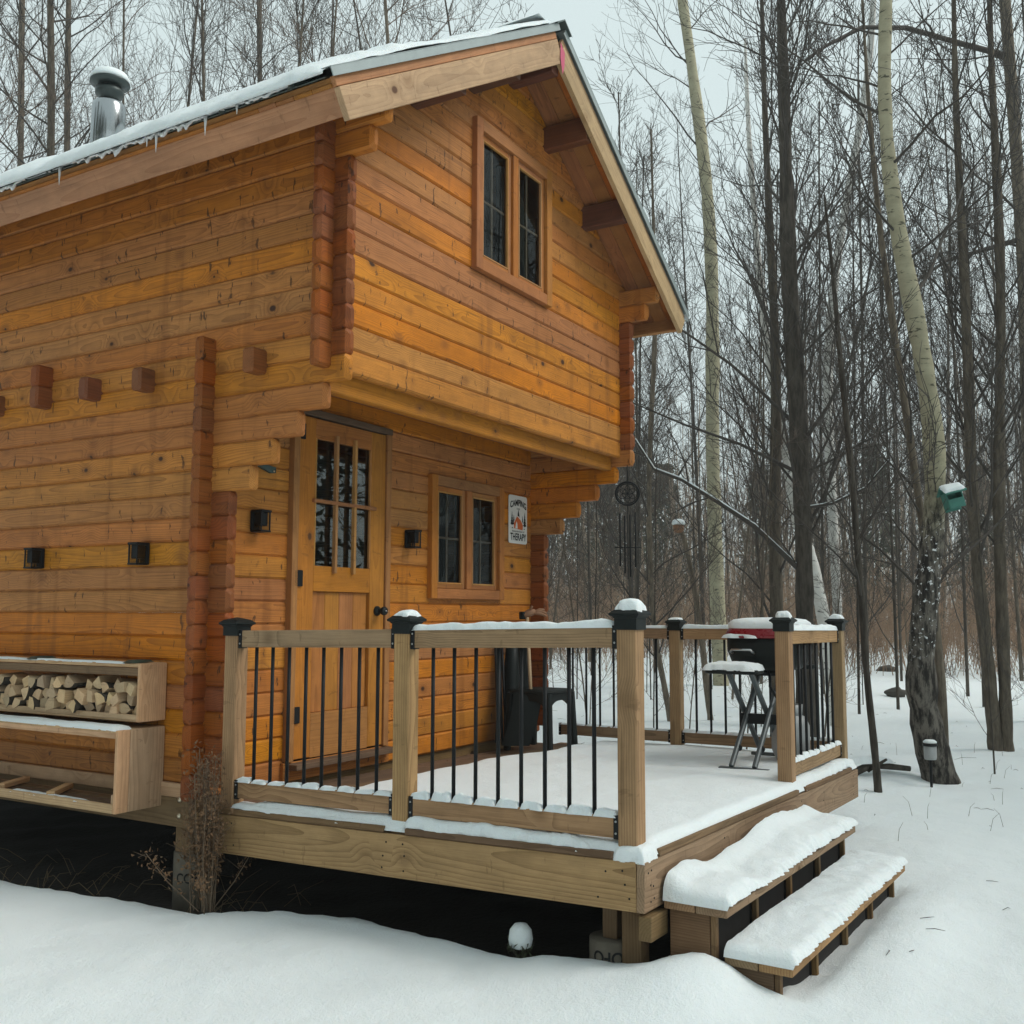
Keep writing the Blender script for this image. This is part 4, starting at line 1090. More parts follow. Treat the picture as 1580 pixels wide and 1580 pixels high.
# wind chime under the loft corner
wc = thing('wind_chime', 'black wind chime with pierced disc hanging from the far loft corner', 'wind chime', (3.745, -.95, 2.2))
CX, CY = 3.745, -.95
tube('hook', [(CX, CY, 2.335), (CX, CY, 2.29), (CX, CY, 2.20)], .004, 'metal', wc)
dirv = Vector((.42, -.907, 0))
def ring(cx_, cz_, r, th, sides=5, n=28):
    return [(CX+dirv.x*(cx_+r*math.cos(a)), CY+dirv.y*(cx_+r*math.cos(a)), cz_+r*math.sin(a)) for a in [2*math.pi*i/n for i in range(n+1)]]
t = Tubes(); cz = 2.09
t.add(ring(0, cz, .1, 0), [.008]*29, 6); t.add(ring(0, cz, .088, 0), [.003]*29, 4)
for k in range(6):
    a = math.pi/3*k; t.add(ring(.042*math.cos(a), cz+.042*math.sin(a), .042, 0, n=20)[:21], [.0028]*21, 4)
t.add(ring(0, cz, .042, 0, n=20)[:21], [.0028]*21, 4)
t.build('disc', 'metal', wc)
tube('cord', [(CX, CY, 1.99), (CX, CY, 1.36)], .003, 'metal', wc)
tube('hanger_bar', [(CX-dirv.x*.11, CY-dirv.y*.11, 1.63), (CX+dirv.x*.11, CY+dirv.y*.11, 1.63)], .005, 'metal', wc)
for i, (o, za, zb) in enumerate(((-.065, 1.92, 1.47), (-.025, 1.90, 1.41), (.02, 1.91, 1.38), (.065, 1.93, 1.46))):
    tube('chime_tube', [(CX+dirv.x*o, CY+dirv.y*o, za), (CX+dirv.x*o, CY+dirv.y*o, zb)], .0075, 'metal', wc)

# ---------------------------------------------------------------- bare trees
class Tree:
    def __init__(s, seed): s.g = np.random.default_rng(seed); s.T = Tubes(); s.C = Tubes(); s.S = Tubes()
    def branch(s, p, d, L, r, lev, maxlev, kids, up=.25, wob=.16, rmin=.0035):
        g = s.g; n = (7, 5, 4, 3)[min(lev, 3)]
        P = [np.array(p, float)]; d = np.array(d, float); d /= np.linalg.norm(d)
        for i in range(n-1):
            d = d+g.normal(0, wob, 3)+np.array((0, 0, up))*(1.0/(n-1)); d /= np.linalg.norm(d); P.append(P[-1]+d*L/(n-1))
        R = np.linspace(r, max(rmin*.7, r*.22), n)
        s.C.add(P, R, (5, 4, 3, 3)[min(lev, 3)])
        if lev >= maxlev: return
        P = np.array(P); m = kids[lev]
        for k in range(m):
            t = g.uniform(.22, 1.0); f = t*(n-1); i = min(int(f), n-2); q = P[i]+(P[i+1]-P[i])*(f-i)
            tang = P[i+1]-P[i]; tang /= np.linalg.norm(tang)+1e-9
            side = np.cross(tang, g.normal(0, 1, 3)); side /= np.linalg.norm(side)+1e-9
            a = g.uniform(.45, .95); dd = tang*math.cos(a)+side*math.sin(a)
            LL = L*(.62-.28*t)*g.uniform(.7, 1.25)
            rr = max(rmin, (r+(r*.22-r)*t)*g.uniform(.45, .65))
            s.branch(q, dd, LL, rr, lev+1, maxlev, kids, up, wob*1.1, rmin)
    def trunk(s, P, R, sides=12):
        P = np.array(P, float); R = np.array(R, float); m = len(P)
        ts = np.linspace(0, m-1, max(m*3, 16)); k = np.arange(m)
        Q = np.stack([np.interp(ts, k, P[:, c]) for c in range(3)], 1)
        # soften the kinks
        for _ in range(3): Q[1:-1] = (Q[:-2]+2*Q[1:-1]+Q[2:])/4
        rr = np.interp(ts, k, R)*(1+.05*s.g.normal(0, 1, len(ts)))
        rr[0] *= 1.15
        s.T.add(Q, rr, sides); s.Q, s.R = Q, rr
    def limbs(s, n, t0, L, ang=(.5, 1.0), kids=(7, 5, 3), maxlev=2, up=.5, t1=.98, rfac=.5, pw=1., rmin=.0035, az=None):
        g = s.g; m = len(s.Q)
        for k in range(n):
            t = t0+(t1-t0)*((k+g.uniform(0, 1))/n)**pw; f = t*(m-1); i = min(int(f), m-2)
            q = s.Q[i]+(s.Q[i+1]-s.Q[i])*(f-i); r = s.R[i]
            a = g.uniform(*ang); b = g.uniform(0, 2*math.pi) if az is None else g.normal(az, .6)
            d = np.array((math.cos(b)*math.sin(a), math.sin(b)*math.sin(a), math.cos(a)))
            LL = L*(1-.62*(t-t0)/(1-t0+1e-6))*g.uniform(.6, 1.2)
            s.branch(q, d, LL, min(r*rfac*g.uniform(.6, 1), .004+LL*.0062), 0, maxlev, kids, up, .13, rmin)
    def build(s, name, label, loc, tm='bark', cm='twig', group=None):
        t = thing(name, label, 'tree', loc, group)
        mw = Matrix.Translation(loc)
        s.T.build('trunk', tm, t, mw)
        if s.C.V: s.C.build('crown', cm, t, mw)
        return t

def pole(seed, H, r, lean=.03, wander=.12):
    s = Tree(seed); n = 9; g = s.g
    P = [np.zeros(3)]; d = np.array((g.normal(0, lean), g.normal(0, lean), 1.))
    for i in range(n-1): d = d+np.array((g.normal(0, wander*.18), g.normal(0, wander*.18), 0)); P.append(P[-1]+d/np.linalg.norm(d)*H/(n-1))
    P[0][2] = -.25
    s.trunk(P, np.linspace(r, .012, n)**1.0, 9)
    return s

protos = []
spec = [  # seed, height, radius, limbs, t0, limb length, spread, kids
    (1, 17, .10, 30, .22, 4.2, (.45, .95), (8, 5, 3)), (2, 15, .085, 30, .16, 3.6, (.5, 1.05), (8, 5, 3)), (3, 18, .12, 32, .28, 4.6, (.4, .85), (8, 5, 3)),
    (4, 14, .075, 32, .10, 3.6, (.4, .9), (9, 5, 3)), (5, 13, .06, 26, .12, 3.0, (.5, 1.1), (8, 5, 3)), (6, 16, .09, 34, .14, 4.0, (.35, .8), (9, 6, 3)),
    (7, 10, .042, 22, .10, 2.2, (.5, 1.1), (7, 4, 3)), (8, 8, .03, 18, .08, 1.9, (.5, 1.1), (6, 4, 3))]
BTREE = 'bare grey deciduous tree among many in the woods behind the clearing'
BGRP = 'bare trees of the woods'
for i, (sd_, H, r, nl, t0, L, an, kids) in enumerate(spec):
    s = pole(sd_, H, r*.68); s.limbs(nl, t0, L, an, kids, 2, rmin=.0038)
    protos.append((s, H))
pm = []
for i, (s, H) in enumerate(protos):
    a = s.T.build('trunk', 'bark' if i % 3 else 'barkdark'); b = s.C.build('crown', 'twigbrown' if i in (1, 4, 7) else 'twig')
    pm.append((a.data, b.data)); bpy.data.objects.remove(a); bpy.data.objects.remove(b)
LOOK = ('tall grey', 'grey', 'tall dark trunked', 'bushy dark', 'slender brown twigged', 'dense crowned dark', 'thin pole like', 'thin brown twigged')
def place_tree(i, x, y, sc, rz, name='bare_tree', label=None, group=BGRP):
    if label is None:
        az = math.degrees(math.atan2(y-CAM.y, x-CAM.x)); d = math.hypot(x-CAM.x, y-CAM.y)
        zone = 'above the left end of the eave' if az > 50 else 'above the middle of the roof' if az > 40 else 'above the gable end' if az > 30 else 'between the gable and the dark maple' if az > 17 else 'between the dark maple and the curved aspen' if az > 9 else 'right of the curved aspen'
        label = LOOK[i]+' bare tree '+('nearby ' if d < 20 else '' if d < 36 else 'far off ')+zone
    t = thing(name, label, 'tree', (x, y, ground_z(x, y)-.05), group, rz)
    mw = WM[t] @ Matrix.Diagonal((sc, sc, sc, 1))
    for nm, me in zip(('trunk', 'crown'), pm[i]):
        o = bpy.data.objects.new(nm, me); link(o, mw, t)
    return t
rng = np.random.default_rng(11)
def polar(az, d): return CAM.x+d*math.cos(az), CAM.y+d*math.sin(az)
taken = []
def free(x, y, m):
    if any((x-a)**2+(y-b)**2 < m*m for a, b in taken): return False
    taken.append((x, y)); return True
HP = [(6.23, -2.99), (10.97, .78), (8.56, -1.15), (10.9, -.96), (5.33, -2.61), (9, -3.25), (12.9, -3.4), (6.7, -3), (10.3, .7), (10.2, -.34), (9.8, 1.15)]
taken += HP
def scatter(n, azr, dr, md, kinds, sc=(.85, 1.2)):
    c = 0; tries = 0
    while c < n and tries < n*30:
        tries += 1
        az = math.radians(rng.uniform(*azr)); d = rng.uniform(dr[0]**1.5, dr[1]**1.5)**(1/1.5); x, y = polar(az, d)
        if -2 < x < 6 and -3 < y < 9: continue
        if free(x, y, md): place_tree(int(rng.choice(kinds)), x, y, rng.uniform(*sc), rng.uniform(0, 6.28)); c += 1
scatter(10, (2, 30), (13.5, 20), 1.5, (6, 7, 6, 7, 4))
scatter(13, (31, 62), (15.5, 25), 1.8, (0, 1, 2, 3, 4))
scatter(10, (-2, 30), (20, 34), 1.8, (1, 4, 6, 4))
scatter(46, (0, 30), (21, 48), 1.0, (6, 7), (1.0, 1.5))
scatter(12, (30, 64), (22, 36), 1.8, (0, 1, 2, 3, 4))
scatter(20, (-6, 30), (34, 62), 1.8, (0, 1, 2, 4))
scatter(16, (30, 68), (34, 60), 1.8, (0, 1, 2, 4))
# trees round the yard out of frame; the door panes mirror some of them
for az, d, i, sc in ((-30, 17, 3, 1.0), (-36, 20, 5, 1.1), (-40, 15, 1, 1), (-43, 22, 0, 1.2), (-47, 18, 3, 1.1), (-52, 21, 2, 1.1), (-57, 16, 4, 1.1), (-62, 24, 5, 1.2), (-70, 20, 2, 1), (-85, 22, 1, 1), (-20, 22, 0, 1), (-12, 18, 6, 1.1), (75, 22, 0, 1), (85, 26, 2, 1), (105, 20, 1, 1), (130, 24, 5, 1), (160, 22, 3, 1), (-110, 24, 2, 1), (-140, 22, 0, 1), (-38, 26, 2, 1.1), (-45, 28, 5, 1.2), (-33, 27, 1, 1.2), (-50, 30, 3, 1.2)):
    x, y = polar(math.radians(az), d); place_tree(i, x, y, sc, az*.7, label='bare tree standing out in the yard side woods', group='bare trees round the yard')

# single trees that stand out, from trunk points (x, y, z, radius)
TR = {
'bird': [(6.23, -2.99, -0.45, 0.164), (6.13, -2.91, -0.03, 0.142), (6.06, -2.87, 0.39, 0.130), (6.03, -2.91, 0.88, 0.121), (6.01, -2.98, 1.36, 0.115), (5.99, -3.04, 1.78, 0.103), (5.98, -3.09, 2.2, 0.094), (5.91, -3.1, 2.81, 0.091), (5.81, -3.05, 3.41, 0.088), (5.71, -2.99, 3.95, 0.082), (5.6, -2.91, 4.56, 0.076), (5.49, -2.86, 5.16, 0.070), (5.4, -2.85, 5.88, 0.061), (5.36, -2.89, 6.49, 0.058), (5.29, -2.97, 7.51, 0.052), (5.22, -3.07, 8.6, 0.036)],
'aspen': [(17.31, 3, -0.51, 0.162), (17.15, 2.98, 1.03, 0.155), (17, 2.96, 2.43, 0.155), (16.78, 2.91, 4.53, 0.148), (16.65, 2.84, 5.93, 0.148), (16.52, 2.75, 7.61, 0.141), (16.34, 2.71, 9.29, 0.134), (16.16, 2.74, 10.69, 0.127), (15.96, 2.82, 11.95, 0.120), (15.73, 2.92, 13.49, 0.113), (15.49, 3.04, 14.89, 0.106), (15.18, 3.13, 17.13, 0.091), (14.93, 3.14, 19.23, 0.063)],
'maple': [(8.56, -1.15, -0.45, 0.127), (8.44, -1.17, 0.66, 0.123), (8.38, -1.22, 1.45, 0.107), (8.28, -1.24, 2.39, 0.103), (8.16, -1.24, 3.42, 0.103), (8.04, -1.23, 4.45, 0.103), (7.93, -1.24, 5.39, 0.095), (7.84, -1.26, 6.34, 0.083), (7.74, -1.29, 7.29, 0.071), (7.64, -1.31, 8.24, 0.056), (7.52, -1.34, 9.5, 0.036)],
'birch': [(10.9, -0.96, -0.52, 0.097), (10.79, -0.93, 0.22, 0.093), (10.68, -0.88, 0.96, 0.093), (10.55, -0.8, 1.6, 0.088), (10.48, -0.74, 1.97, 0.083), (10.39, -0.65, 2.25, 0.074), (10.32, -0.58, 2.52, 0.070), (10.26, -0.55, 2.89, 0.065), (10.21, -0.54, 3.25, 0.060), (10.14, -0.5, 3.63, 0.060), (10.08, -0.45, 3.91, 0.056), (10.01, -0.41, 4.28, 0.056), (9.92, -0.37, 4.83, 0.056), (9.83, -0.34, 5.47, 0.051), (9.72, -0.31, 6.3, 0.042), (9.53, -0.28, 7.78, 0.032), (9.37, -0.31, 9.26, 0.019)],
'birch2': [(15.58, 0.03, -0.53, 0.085), (15.32, 0.03, 1.65, 0.085), (15.05, 0.01, 4.06, 0.085), (14.87, -0.02, 5.76, 0.085), (14.8, -0.27, 7.69, 0.079), (14.81, -0.57, 9.14, 0.073), (14.81, -0.89, 10.71, 0.067), (14.78, -1.05, 11.8, 0.061), (14.66, -1.22, 13.74, 0.036)],
'sap': [(5.33, -2.61, -0.45, 0.034), (5.27, -2.6, -0.02, 0.031), (5.2, -2.57, 0.49, 0.031), (5.13, -2.57, 1.06, 0.028), (5.06, -2.56, 1.57, 0.028), (4.99, -2.55, 2.19, 0.028), (4.91, -2.53, 2.76, 0.026), (4.83, -2.51, 3.27, 0.023), (4.77, -2.5, 3.78, 0.020), (4.7, -2.48, 4.29, 0.014), (4.64, -2.46, 4.74, 0.009)],
'r1': [(8.98, -3.2, -0.45, 0.082), (8.89, -3.18, 0.24, 0.075), (8.8, -3.16, 0.83, 0.071), (8.69, -3.12, 1.58, 0.067), (8.58, -3.11, 2.47, 0.064), (8.46, -3.14, 3.67, 0.060), (8.32, -3.16, 5.01, 0.052), (8.16, -3.16, 6.35, 0.041), (8.02, -3.19, 7.69, 0.030), (7.91, -3.24, 8.89, 0.019)],
'r2': [(9.04, -3.31, -0.45, 0.075), (8.97, -3.33, 0.31, 0.071), (8.89, -3.34, 1.06, 0.067), (8.76, -3.36, 2.18, 0.064), (8.67, -3.42, 3.29, 0.060), (8.58, -3.51, 4.56, 0.056), (8.44, -3.54, 5.91, 0.049), (8.28, -3.54, 7.25, 0.037), (8.14, -3.58, 8.74, 0.022)],
'r3': [(12.92, -3.38, -0.47, 0.094), (12.71, -3.42, 1.53, 0.094), (12.47, -3.48, 3.92, 0.090), (12.28, -3.53, 5.83, 0.086), (12.1, -3.54, 7.45, 0.086), (11.9, -3.52, 8.98, 0.083), (11.75, -3.49, 10.12, 0.080), (11.54, -3.5, 12.03, 0.058)],
'c1': [(6.69, -2.99, -0.45, 0.032), (6.62, -2.98, 0.12, 0.044), (6.54, -2.98, 0.74, 0.044), (6.45, -2.94, 1.37, 0.041), (6.33, -2.89, 2.12, 0.038), (6.16, -2.81, 3.13, 0.035), (6.02, -2.74, 4.01, 0.032), (5.88, -2.68, 4.89, 0.025), (5.74, -2.65, 5.89, 0.019), (5.61, -2.65, 7.02, 0.013)],
'feed': [(10.31, 0.72, -0.45, 0.045), (10.2, 0.75, 0.29, 0.045), (10.11, 0.78, 0.95, 0.041), (9.99, 0.84, 1.61, 0.037), (9.9, 0.9, 2.08, 0.034), (9.86, 0.94, 2.25, 0.034)],
'v1': [(10.24, -0.34, -0.45, 0.109), (10.16, -0.34, 0.23, 0.105), (10.03, -0.38, 1.5, 0.091), (9.91, -0.42, 2.77, 0.082), (9.81, -0.53, 4.22, 0.073), (9.6, -0.55, 6.04, 0.059), (9.4, -0.56, 7.85, 0.041), (9.22, -0.61, 9.66, 0.027)],
'w1': [(9.82, 1.15, -0.45, 0.042), (9.72, 1.2, 0.11, 0.042), (9.61, 1.29, 0.67, 0.042), (9.5, 1.29, 1.51, 0.037), (9.37, 1.26, 2.81, 0.037), (9.29, 1.17, 3.93, 0.033), (9.23, 1.05, 5.05, 0.033), (9.09, 1.01, 6.55, 0.023), (8.94, 0.97, 8.04, 0.014)],
'l1': [(7.15, 12.32, 8.87, 0.073), (7, 12.21, 10.68, 0.067), (6.83, 12.14, 12.49, 0.061), (6.66, 12.07, 14.31, 0.049)],
'l2': [(9.08, 14.64, 10.52, 0.063), (8.88, 14.52, 12.9, 0.063), (8.71, 14.39, 15, 0.056)],
'l3': [(8, 14.61, 9.95, 0.060), (7.8, 14.48, 12.36, 0.060), (7.62, 14.36, 14.5, 0.054)],
'l4': [(12.51, 12.38, 12.76, 0.061), (12.33, 12.32, 14.59, 0.061), (12.15, 12.21, 16.73, 0.054)],
}
def hero(key, name, label, seed, tm, cm='twig', extra=None, sides=12, **lk):
    pts = TR[key]; b = Vector(pts[0][:3]); gz = ground_z(b.x, b.y)
    base = Vector((b.x, b.y, gz-.1))
    s = Tree(seed); P = [np.array(q[:3])-np.array(base) for q in pts]; R_ = [q[3] for q in pts]
    if P[0][2] > .05: P = [np.array((P[0][0]-(P[1][0]-P[0][0])*.3, P[0][1], 0.))]+P; R_ = [R_[0]*1.1]+R_
    else: P[0][2] = 0
    s.trunk(P, R_, sides)
    if lk: s.limbs(**lk)
    if extra: extra(s, np.array(base))
    return s, base, s.build(name, label, base, tm, cm)
def mk(s, base, pts, r, lev=0, kids=(6, 4, 3), snow=False, sub=True):
    P = np.array(pts)-base; n = len(P); R_ = np.linspace(r, r*.35, n); s.C.add(P, R_, 6)
    if snow: s.S.add(P+np.array((0, 0, r*.7)), R_*.6, 5)
    if sub:
        for i in range(1, n):
            for k in range(2):
                q = P[i-1]+(P[i]-P[i-1])*s.g.uniform(0, 1); d = (P[i]-P[i-1])/np.linalg.norm(P[i]-P[i-1])+s.g.normal(0, .5, 3)+np.array((0, 0, .2))
                s.branch(q, d, s.g.uniform(.4, 1.1), r*.35, 1, 2, (5, 4, 3), .2, .15, .003)
s, b_, aspen1 = hero('aspen', 'aspen_tree', 'tall pale green barked aspen rising just right of the gable', 101, 'aspen', n=16, t0=.6, L=3.0, ang=(.6, 1.1), kids=(6, 4, 3), up=.4)
def leanx(s, base):
    pass
s, b_, leaner = hero('bird', 'aspen_tree', 'curved leaning aspen with dark snow flecked base and pale upper trunk', 102, 'leaner', n=12, t0=.62, L=2.4, ang=(.7, 1.2), kids=(6, 4, 3), up=.3, sides=18)
def maplex(s, base):
    mk(s, base, [(8.34, -1.18, 1.6), (8.05, -.7, 2.15), (7.9, -.3, 2.45), (7.85, .15, 2.75), (7.8, .5, 2.9), (7.78, .75, 3.3)], .035, snow=True)
    mk(s, base, [(8.26, -1.2, 2.35), (8.3, -1.6, 2.4), (8.2, -2.0, 2.55), (8.1, -2.3, 2.85)], .022, snow=True)
    mk(s, base, [(8.2, -1.2, 2.8), (7.9, -.6, 3.15), (7.6, 0, 3.4), (7.4, .6, 3.7)], .024)
s, b_, maple = hero('maple', 'maple_tree', 'dark trunked tree with dense upswept crown behind the grill', 103, 'barkdark', extra=maplex, n=44, t0=.3, L=3.4, ang=(.4, .95), kids=(8, 5, 3), up=.5, rfac=.5)
if s.S.V: s.S.build('branch_snow', 'snow', maple, Matrix.Translation(b_))
hero('birch', 'birch_tree', 'slender white birch curving behind the dark maple', 104, 'birch', n=10, t0=.55, L=1.6, ang=(.6, 1.1), kids=(6, 4, 3))
hero('birch2', 'birch_tree', 'distant white birch leaning right high among twigs', 105, 'birch', n=14, t0=.4, L=2.6, ang=(.5, 1.), kids=(7, 5, 3))
hero('sap', 'sapling', 'thin dark leaning sapling just past the deck corner', 106, 'barkdark', n=14, t0=.35, L=1.5, ang=(.6, 1.1), kids=(6, 4, 3))
hero('r1', 'bare_tree', 'left one of the twin grey trunks near the right edge', 107, 'bark', n=24, t0=.4, L=2.4, ang=(.4, .9), kids=(7, 5, 3))
hero('r2', 'bare_tree', 'right one of the twin grey trunks near the right edge', 108, 'bark', n=24, t0=.4, L=2.4, ang=(.4, .9), kids=(7, 5, 3))
def r3x(s, base):
    mk(s, base, [(11.9, -3.52, 9.3), (11.2, -2.9, 9.35), (10.6, -2.3, 9.45), (10.0, -1.8, 9.3), (9.6, -1.4, 8.95), (9.2, -1.2, 8.6)], .05)
    mk(s, base, [(12.2, -3.5, 6.6), (11.4, -2.6, 6.2), (10.6, -1.9, 5.5)], .04)
hero('r3', 'bare_tree', 'grey tree at the right edge sending a long bough across the top', 109, 'bark', extra=r3x, n=20, t0=.35, L=3.2, ang=(.6, 1.2), kids=(7, 5, 3))
hero('c1', 'bare_tree', 'thin grey leaning trunk crossing behind the curved aspen', 110, 'bark', n=24, t0=.3, L=2.2, ang=(.4, .9), kids=(7, 5, 3))
hero('v1', 'bare_tree', 'grey trunk directly behind the grill legs', 111, 'bark', n=26, t0=.3, L=2.6, ang=(.4, .9), kids=(7, 5, 3))
hero('w1', 'bare_tree', 'thin crooked grey trunk seen past the far railing post', 112, 'bark', n=20, t0=.25, L=2.2, ang=(.5, 1.), kids=(7, 5, 3))
hero('feed', 'tree_stub', 'dead leaning tree stub carrying the small snow capped feeder', 113, 'bark')
for k, q in (('l1', 'straight grey tree above the eave just left of the flue'), ('l2', 'slim grey tree rising directly behind the flue cap'), ('l3', 'slim dark tree above the eave at the far left'), ('l4', 'slim straight tree above the middle of the eave')):
    pts = TR[k]; x, y = pts[0][0], pts[0][1]; r0 = pts[0][3]
    TR[k] = [(x+.5, y+.3, ground_z(x, y), r0*1.5), (x+.2, y+.15, 5, r0*1.2)]+pts+[(pts[-1][0], pts[-1][1], pts[-1][2]+4, .012)]
    hero(k, 'bare_tree', q, 120+len(k)+ord(k[1]), 'bark', n=36, t0=.3, L=3.4, ang=(.5, 1.0), kids=(7, 4, 3), up=.4)

# evergreens far in the woods
def conifer(seed, H, W):
    g = np.random.default_rng(seed); t = Tubes(); t.add([(0, 0, -.2), (0, 0, H*.5), (0, 0, H)], [.14, .08, .01], 8)
    V, F = [], []
    for k in range(520):
        f = g.uniform(.08, 1)**.8; z = H*f; L = W*(1-f)**.75*g.uniform(.55, 1.1)+.12; a = g.uniform(0, 6.283); dr = g.uniform(.1, .35)
        for m in range(6):
            s0 = g.uniform(.15, 1.); c = np.array((math.cos(a)*L*s0, math.sin(a)*L*s0, z-L*s0*dr+g.normal(0, .05))); b = len(V)
            d = g.normal(0, .16, 3)+np.array((math.cos(a), math.sin(a), -dr))*.24; e = g.normal(0, .10, 3)
            V += [c, c+d, c+d*.5+e]; F.append((b, b+1, b+2))
    o = mesh('crown', V, F, 'needle'); tr = t.build('trunk', 'barkdark')
    r = (tr.data, o.data); bpy.data.objects.remove(o); bpy.data.objects.remove(tr)
    return r
cons = [conifer(1, 11, 2.4), conifer(2, 9, 2.0)]
for i, (az, d, sc) in enumerate(((24, 52, 1.0), (22.2, 58, 1.1), (11, 46, .8), (6, 50, .9), (27, 60, 1.0), (17, 62, 1.1), (3, 56, 1.0), (25.6, 64, 1.1))):
    x, y = polar(math.radians(az), d)
    t = thing('evergreen_tree', 'dim olive evergreen half hidden deep in the bare woods', 'tree', (x, y, ground_z(x, y)-.05), 'evergreens deep in the woods', i*1.3)
    for nm, me in zip(('trunk', 'crown'), cons[i % 2]):
        o = bpy.data.objects.new(nm, me); link(o, WM[t] @ Matrix.Diagonal((sc, sc, sc, 1)), t)

for i, (az, d, sc) in enumerate(((-31, 19, 1.3), (-35, 16, 1.1), (-39, 21, 1.5), (-44, 17, 1.2), (-49, 22, 1.4), (-54, 18, 1.2), (-41, 26, 1.7), (-60, 20, 1.3), (-28, 24, 1.4), (104, 15, 1.3), (124, 14, 1.4), (140, 13, 1.2), (156, 14, 1.4), (172, 13, 1.3), (190, 14, 1.3), (208, 14, 1.3), (132, 18, 1.5), (164, 18, 1.5), (182, 19, 1.5))):  # unseen: right group dims the door reflections, left ring added to shade side wall
    x, y = polar(math.radians(az), d)
    t = thing('evergreen_tree', 'unseen evergreen round the yard, added to dim the door panes and side wall', 'tree', (x, y, ground_z(x, y)-.05), 'evergreens across the yard', i*1.3)
    for nm, me in zip(('trunk', 'crown'), cons[i % 2]):
        o = bpy.data.objects.new(nm, me); link(o, WM[t] @ Matrix.Diagonal((sc, sc, sc, 1)), t)

# the far wood that reads as one mass of stems, and brushy undergrowth
g = np.random.default_rng(77); tw = Tubes()
for k in range(1500):
    az = math.radians(g.uniform(-10, 70)); d = g.uniform(42, 100); x, y = polar(az, d); z = ground_z(x, y)-.2; H = g.uniform(4.5, 12); r = g.uniform(.02, .06)
    lx, ly = g.normal(0, .5, 2)
    P = np.array([(x, y, z), (x+lx*.4, y+ly*.4, z+H*.5), (x+lx, y+ly, z+H)]); tw.add(P, [r, r*.7, .015], 4)
    for m in range(9):
        t = g.uniform(.08, .98); q = P[0]+(P[2]-P[0])*t; a = g.uniform(0, 6.283); L = g.uniform(.6, 2.2)
        e = q+np.array((math.cos(a)*L*.6, math.sin(a)*L*.6, L*g.uniform(.2, .9))); tw.add([q, (q+e)/2+g.normal(0, .12, 3), e], [.016, .012, .006], 3)
o = tw.build('far_woods', 'farstem'); tag(o, 'distant tangle of bare stems beyond the clearing', 'woods', kind='stuff')
tw = Tubes()
for k in range(6800):
    az = math.radians(g.uniform(-4, 34)); d = g.uniform(27**1.3, 66**1.3)**(1/1.3); x, y = polar(az, d)
    if fr(x, y, 5, .12, 2) < -.25: continue
    z = ground_z(x, y)-.1; H = g.uniform(.8, 3.8)*(.5+.5*min(1, d/34)); a = g.uniform(0, 6.283); b = g.normal(0, .3, 2)*H
    P = [np.array((x, y, z)), np.array((x+b[0]*.4, y+b[1]*.4, z+H*.55)), np.array((x+b[0], y+b[1], z+H))]
    tw.add(P, [.009, .007, .003], 3)
    for m in range(4):
        q = P[0]+(P[2]-P[0])*g.uniform(.25, 1); e = q+np.array((*(g.normal(0, .3, 2)), g.uniform(.1, .6)))*g.uniform(.6, 1.4); tw.add([q, e], [.006, .003], 3)
o = tw.build('undergrowth', 'brush'); tag(o, 'brown leafless brush under the trees', 'brush', kind='stuff')
# near saplings poking from the snow
for i in range(26):
    az = math.radians(rng.uniform(2, 30)); d = rng.uniform(11.2, 22); x, y = polar(az, d)
    if x < 5.2: continue
    place_tree(7 if i % 2 else 6, x, y, rng.uniform(.3, .55), i*1.7, 'sapling', 'thin leafless sapling poking out of the snow beyond the deck', 'saplings in the snow')

# ---------------------------------------------------------------- small things in the woods
bh = thing('birdhouse', 'green painted birdhouse with snow on its roof on the leaning aspen', 'birdhouse', (5.82, -3.26, 2.1))
mwb = Matrix.Translation((5.82, -3.25, 2.13)) @ Matrix.Rotation(math.radians(-62), 4, 'Z') @ Matrix.Rotation(math.radians(-14), 4, 'Y')
def lbox(name, c, s, mat, par, mw, rx=0):
    V, F, A = beam_geo(s[0], s[1], s[2], .003, .003)
    return mesh(name, V, F, mat, par, mw @ Matrix.Translation(c) @ Matrix.Rotation(rx, 4, 'X'))
lbox('back_board', (0, .062, -.02), (.15, .014, .2), 'green', bh, mwb); lbox('floor', (0, 0, -.09), (.15, .13, .014), 'green', bh, mwb)
for sx_ in (-1, 1): lbox('side_board', (sx_*.07, 0, -.02), (.013, .12, .14), 'green', bh, mwb)
lbox('front_board', (0, -.06, -.05), (.14, .012, .08), 'green', bh, mwb)
for s_ in (-1, 1): lbox('roof_board', (0, s_*.055-.01, .075), (.2, .135, .013), 'green', bh, mwb, -s_*math.radians(32))
o = pad('snow_cap', (0, 0, 0), .19, .12, .028, bh, seed=9, pu=6, pv=5); o.matrix_basis = WM[bh].inverted() @ mwb @ Matrix.Translation((0, .045, .087)) @ Matrix.Rotation(math.radians(-32), 4, 'X')
o = pad('snow_cap', (0, 0, 0), .19, .12, .022, bh, seed=10, pu=6, pv=5); o.matrix_basis = WM[bh].inverted() @ mwb @ Matrix.Translation((0, -.065, .087)) @ Matrix.Rotation(math.radians(32), 4, 'X')
fd = thing('bird_feeder', 'small brown feeder with a round cap of snow on a dead stub', 'feeder', (9.82, .98, 2.25))
lathe('cup', [(.001, -.09), (.05, -.09), (.075, -.04), (.08, .02), (.06, .03), (.001, .03)], 'glove', fd, Matrix.Translation((9.82, .98, 2.34)), 18)
lathe('snow_cap', [(.06, .028), (.092, .03), (.1, .055), (.08, .095), (.04, .112), (.001, .116)], 'snow', fd, Matrix.Translation((9.82, .98, 2.34)), 20)
lp = thing('solar_light', 'small steel solar light with snow cap at the foot of the leaning aspen', 'garden light', (5.85, -2.97, -.35))
mwl = Matrix.Translation((5.86, -2.97, -.24))
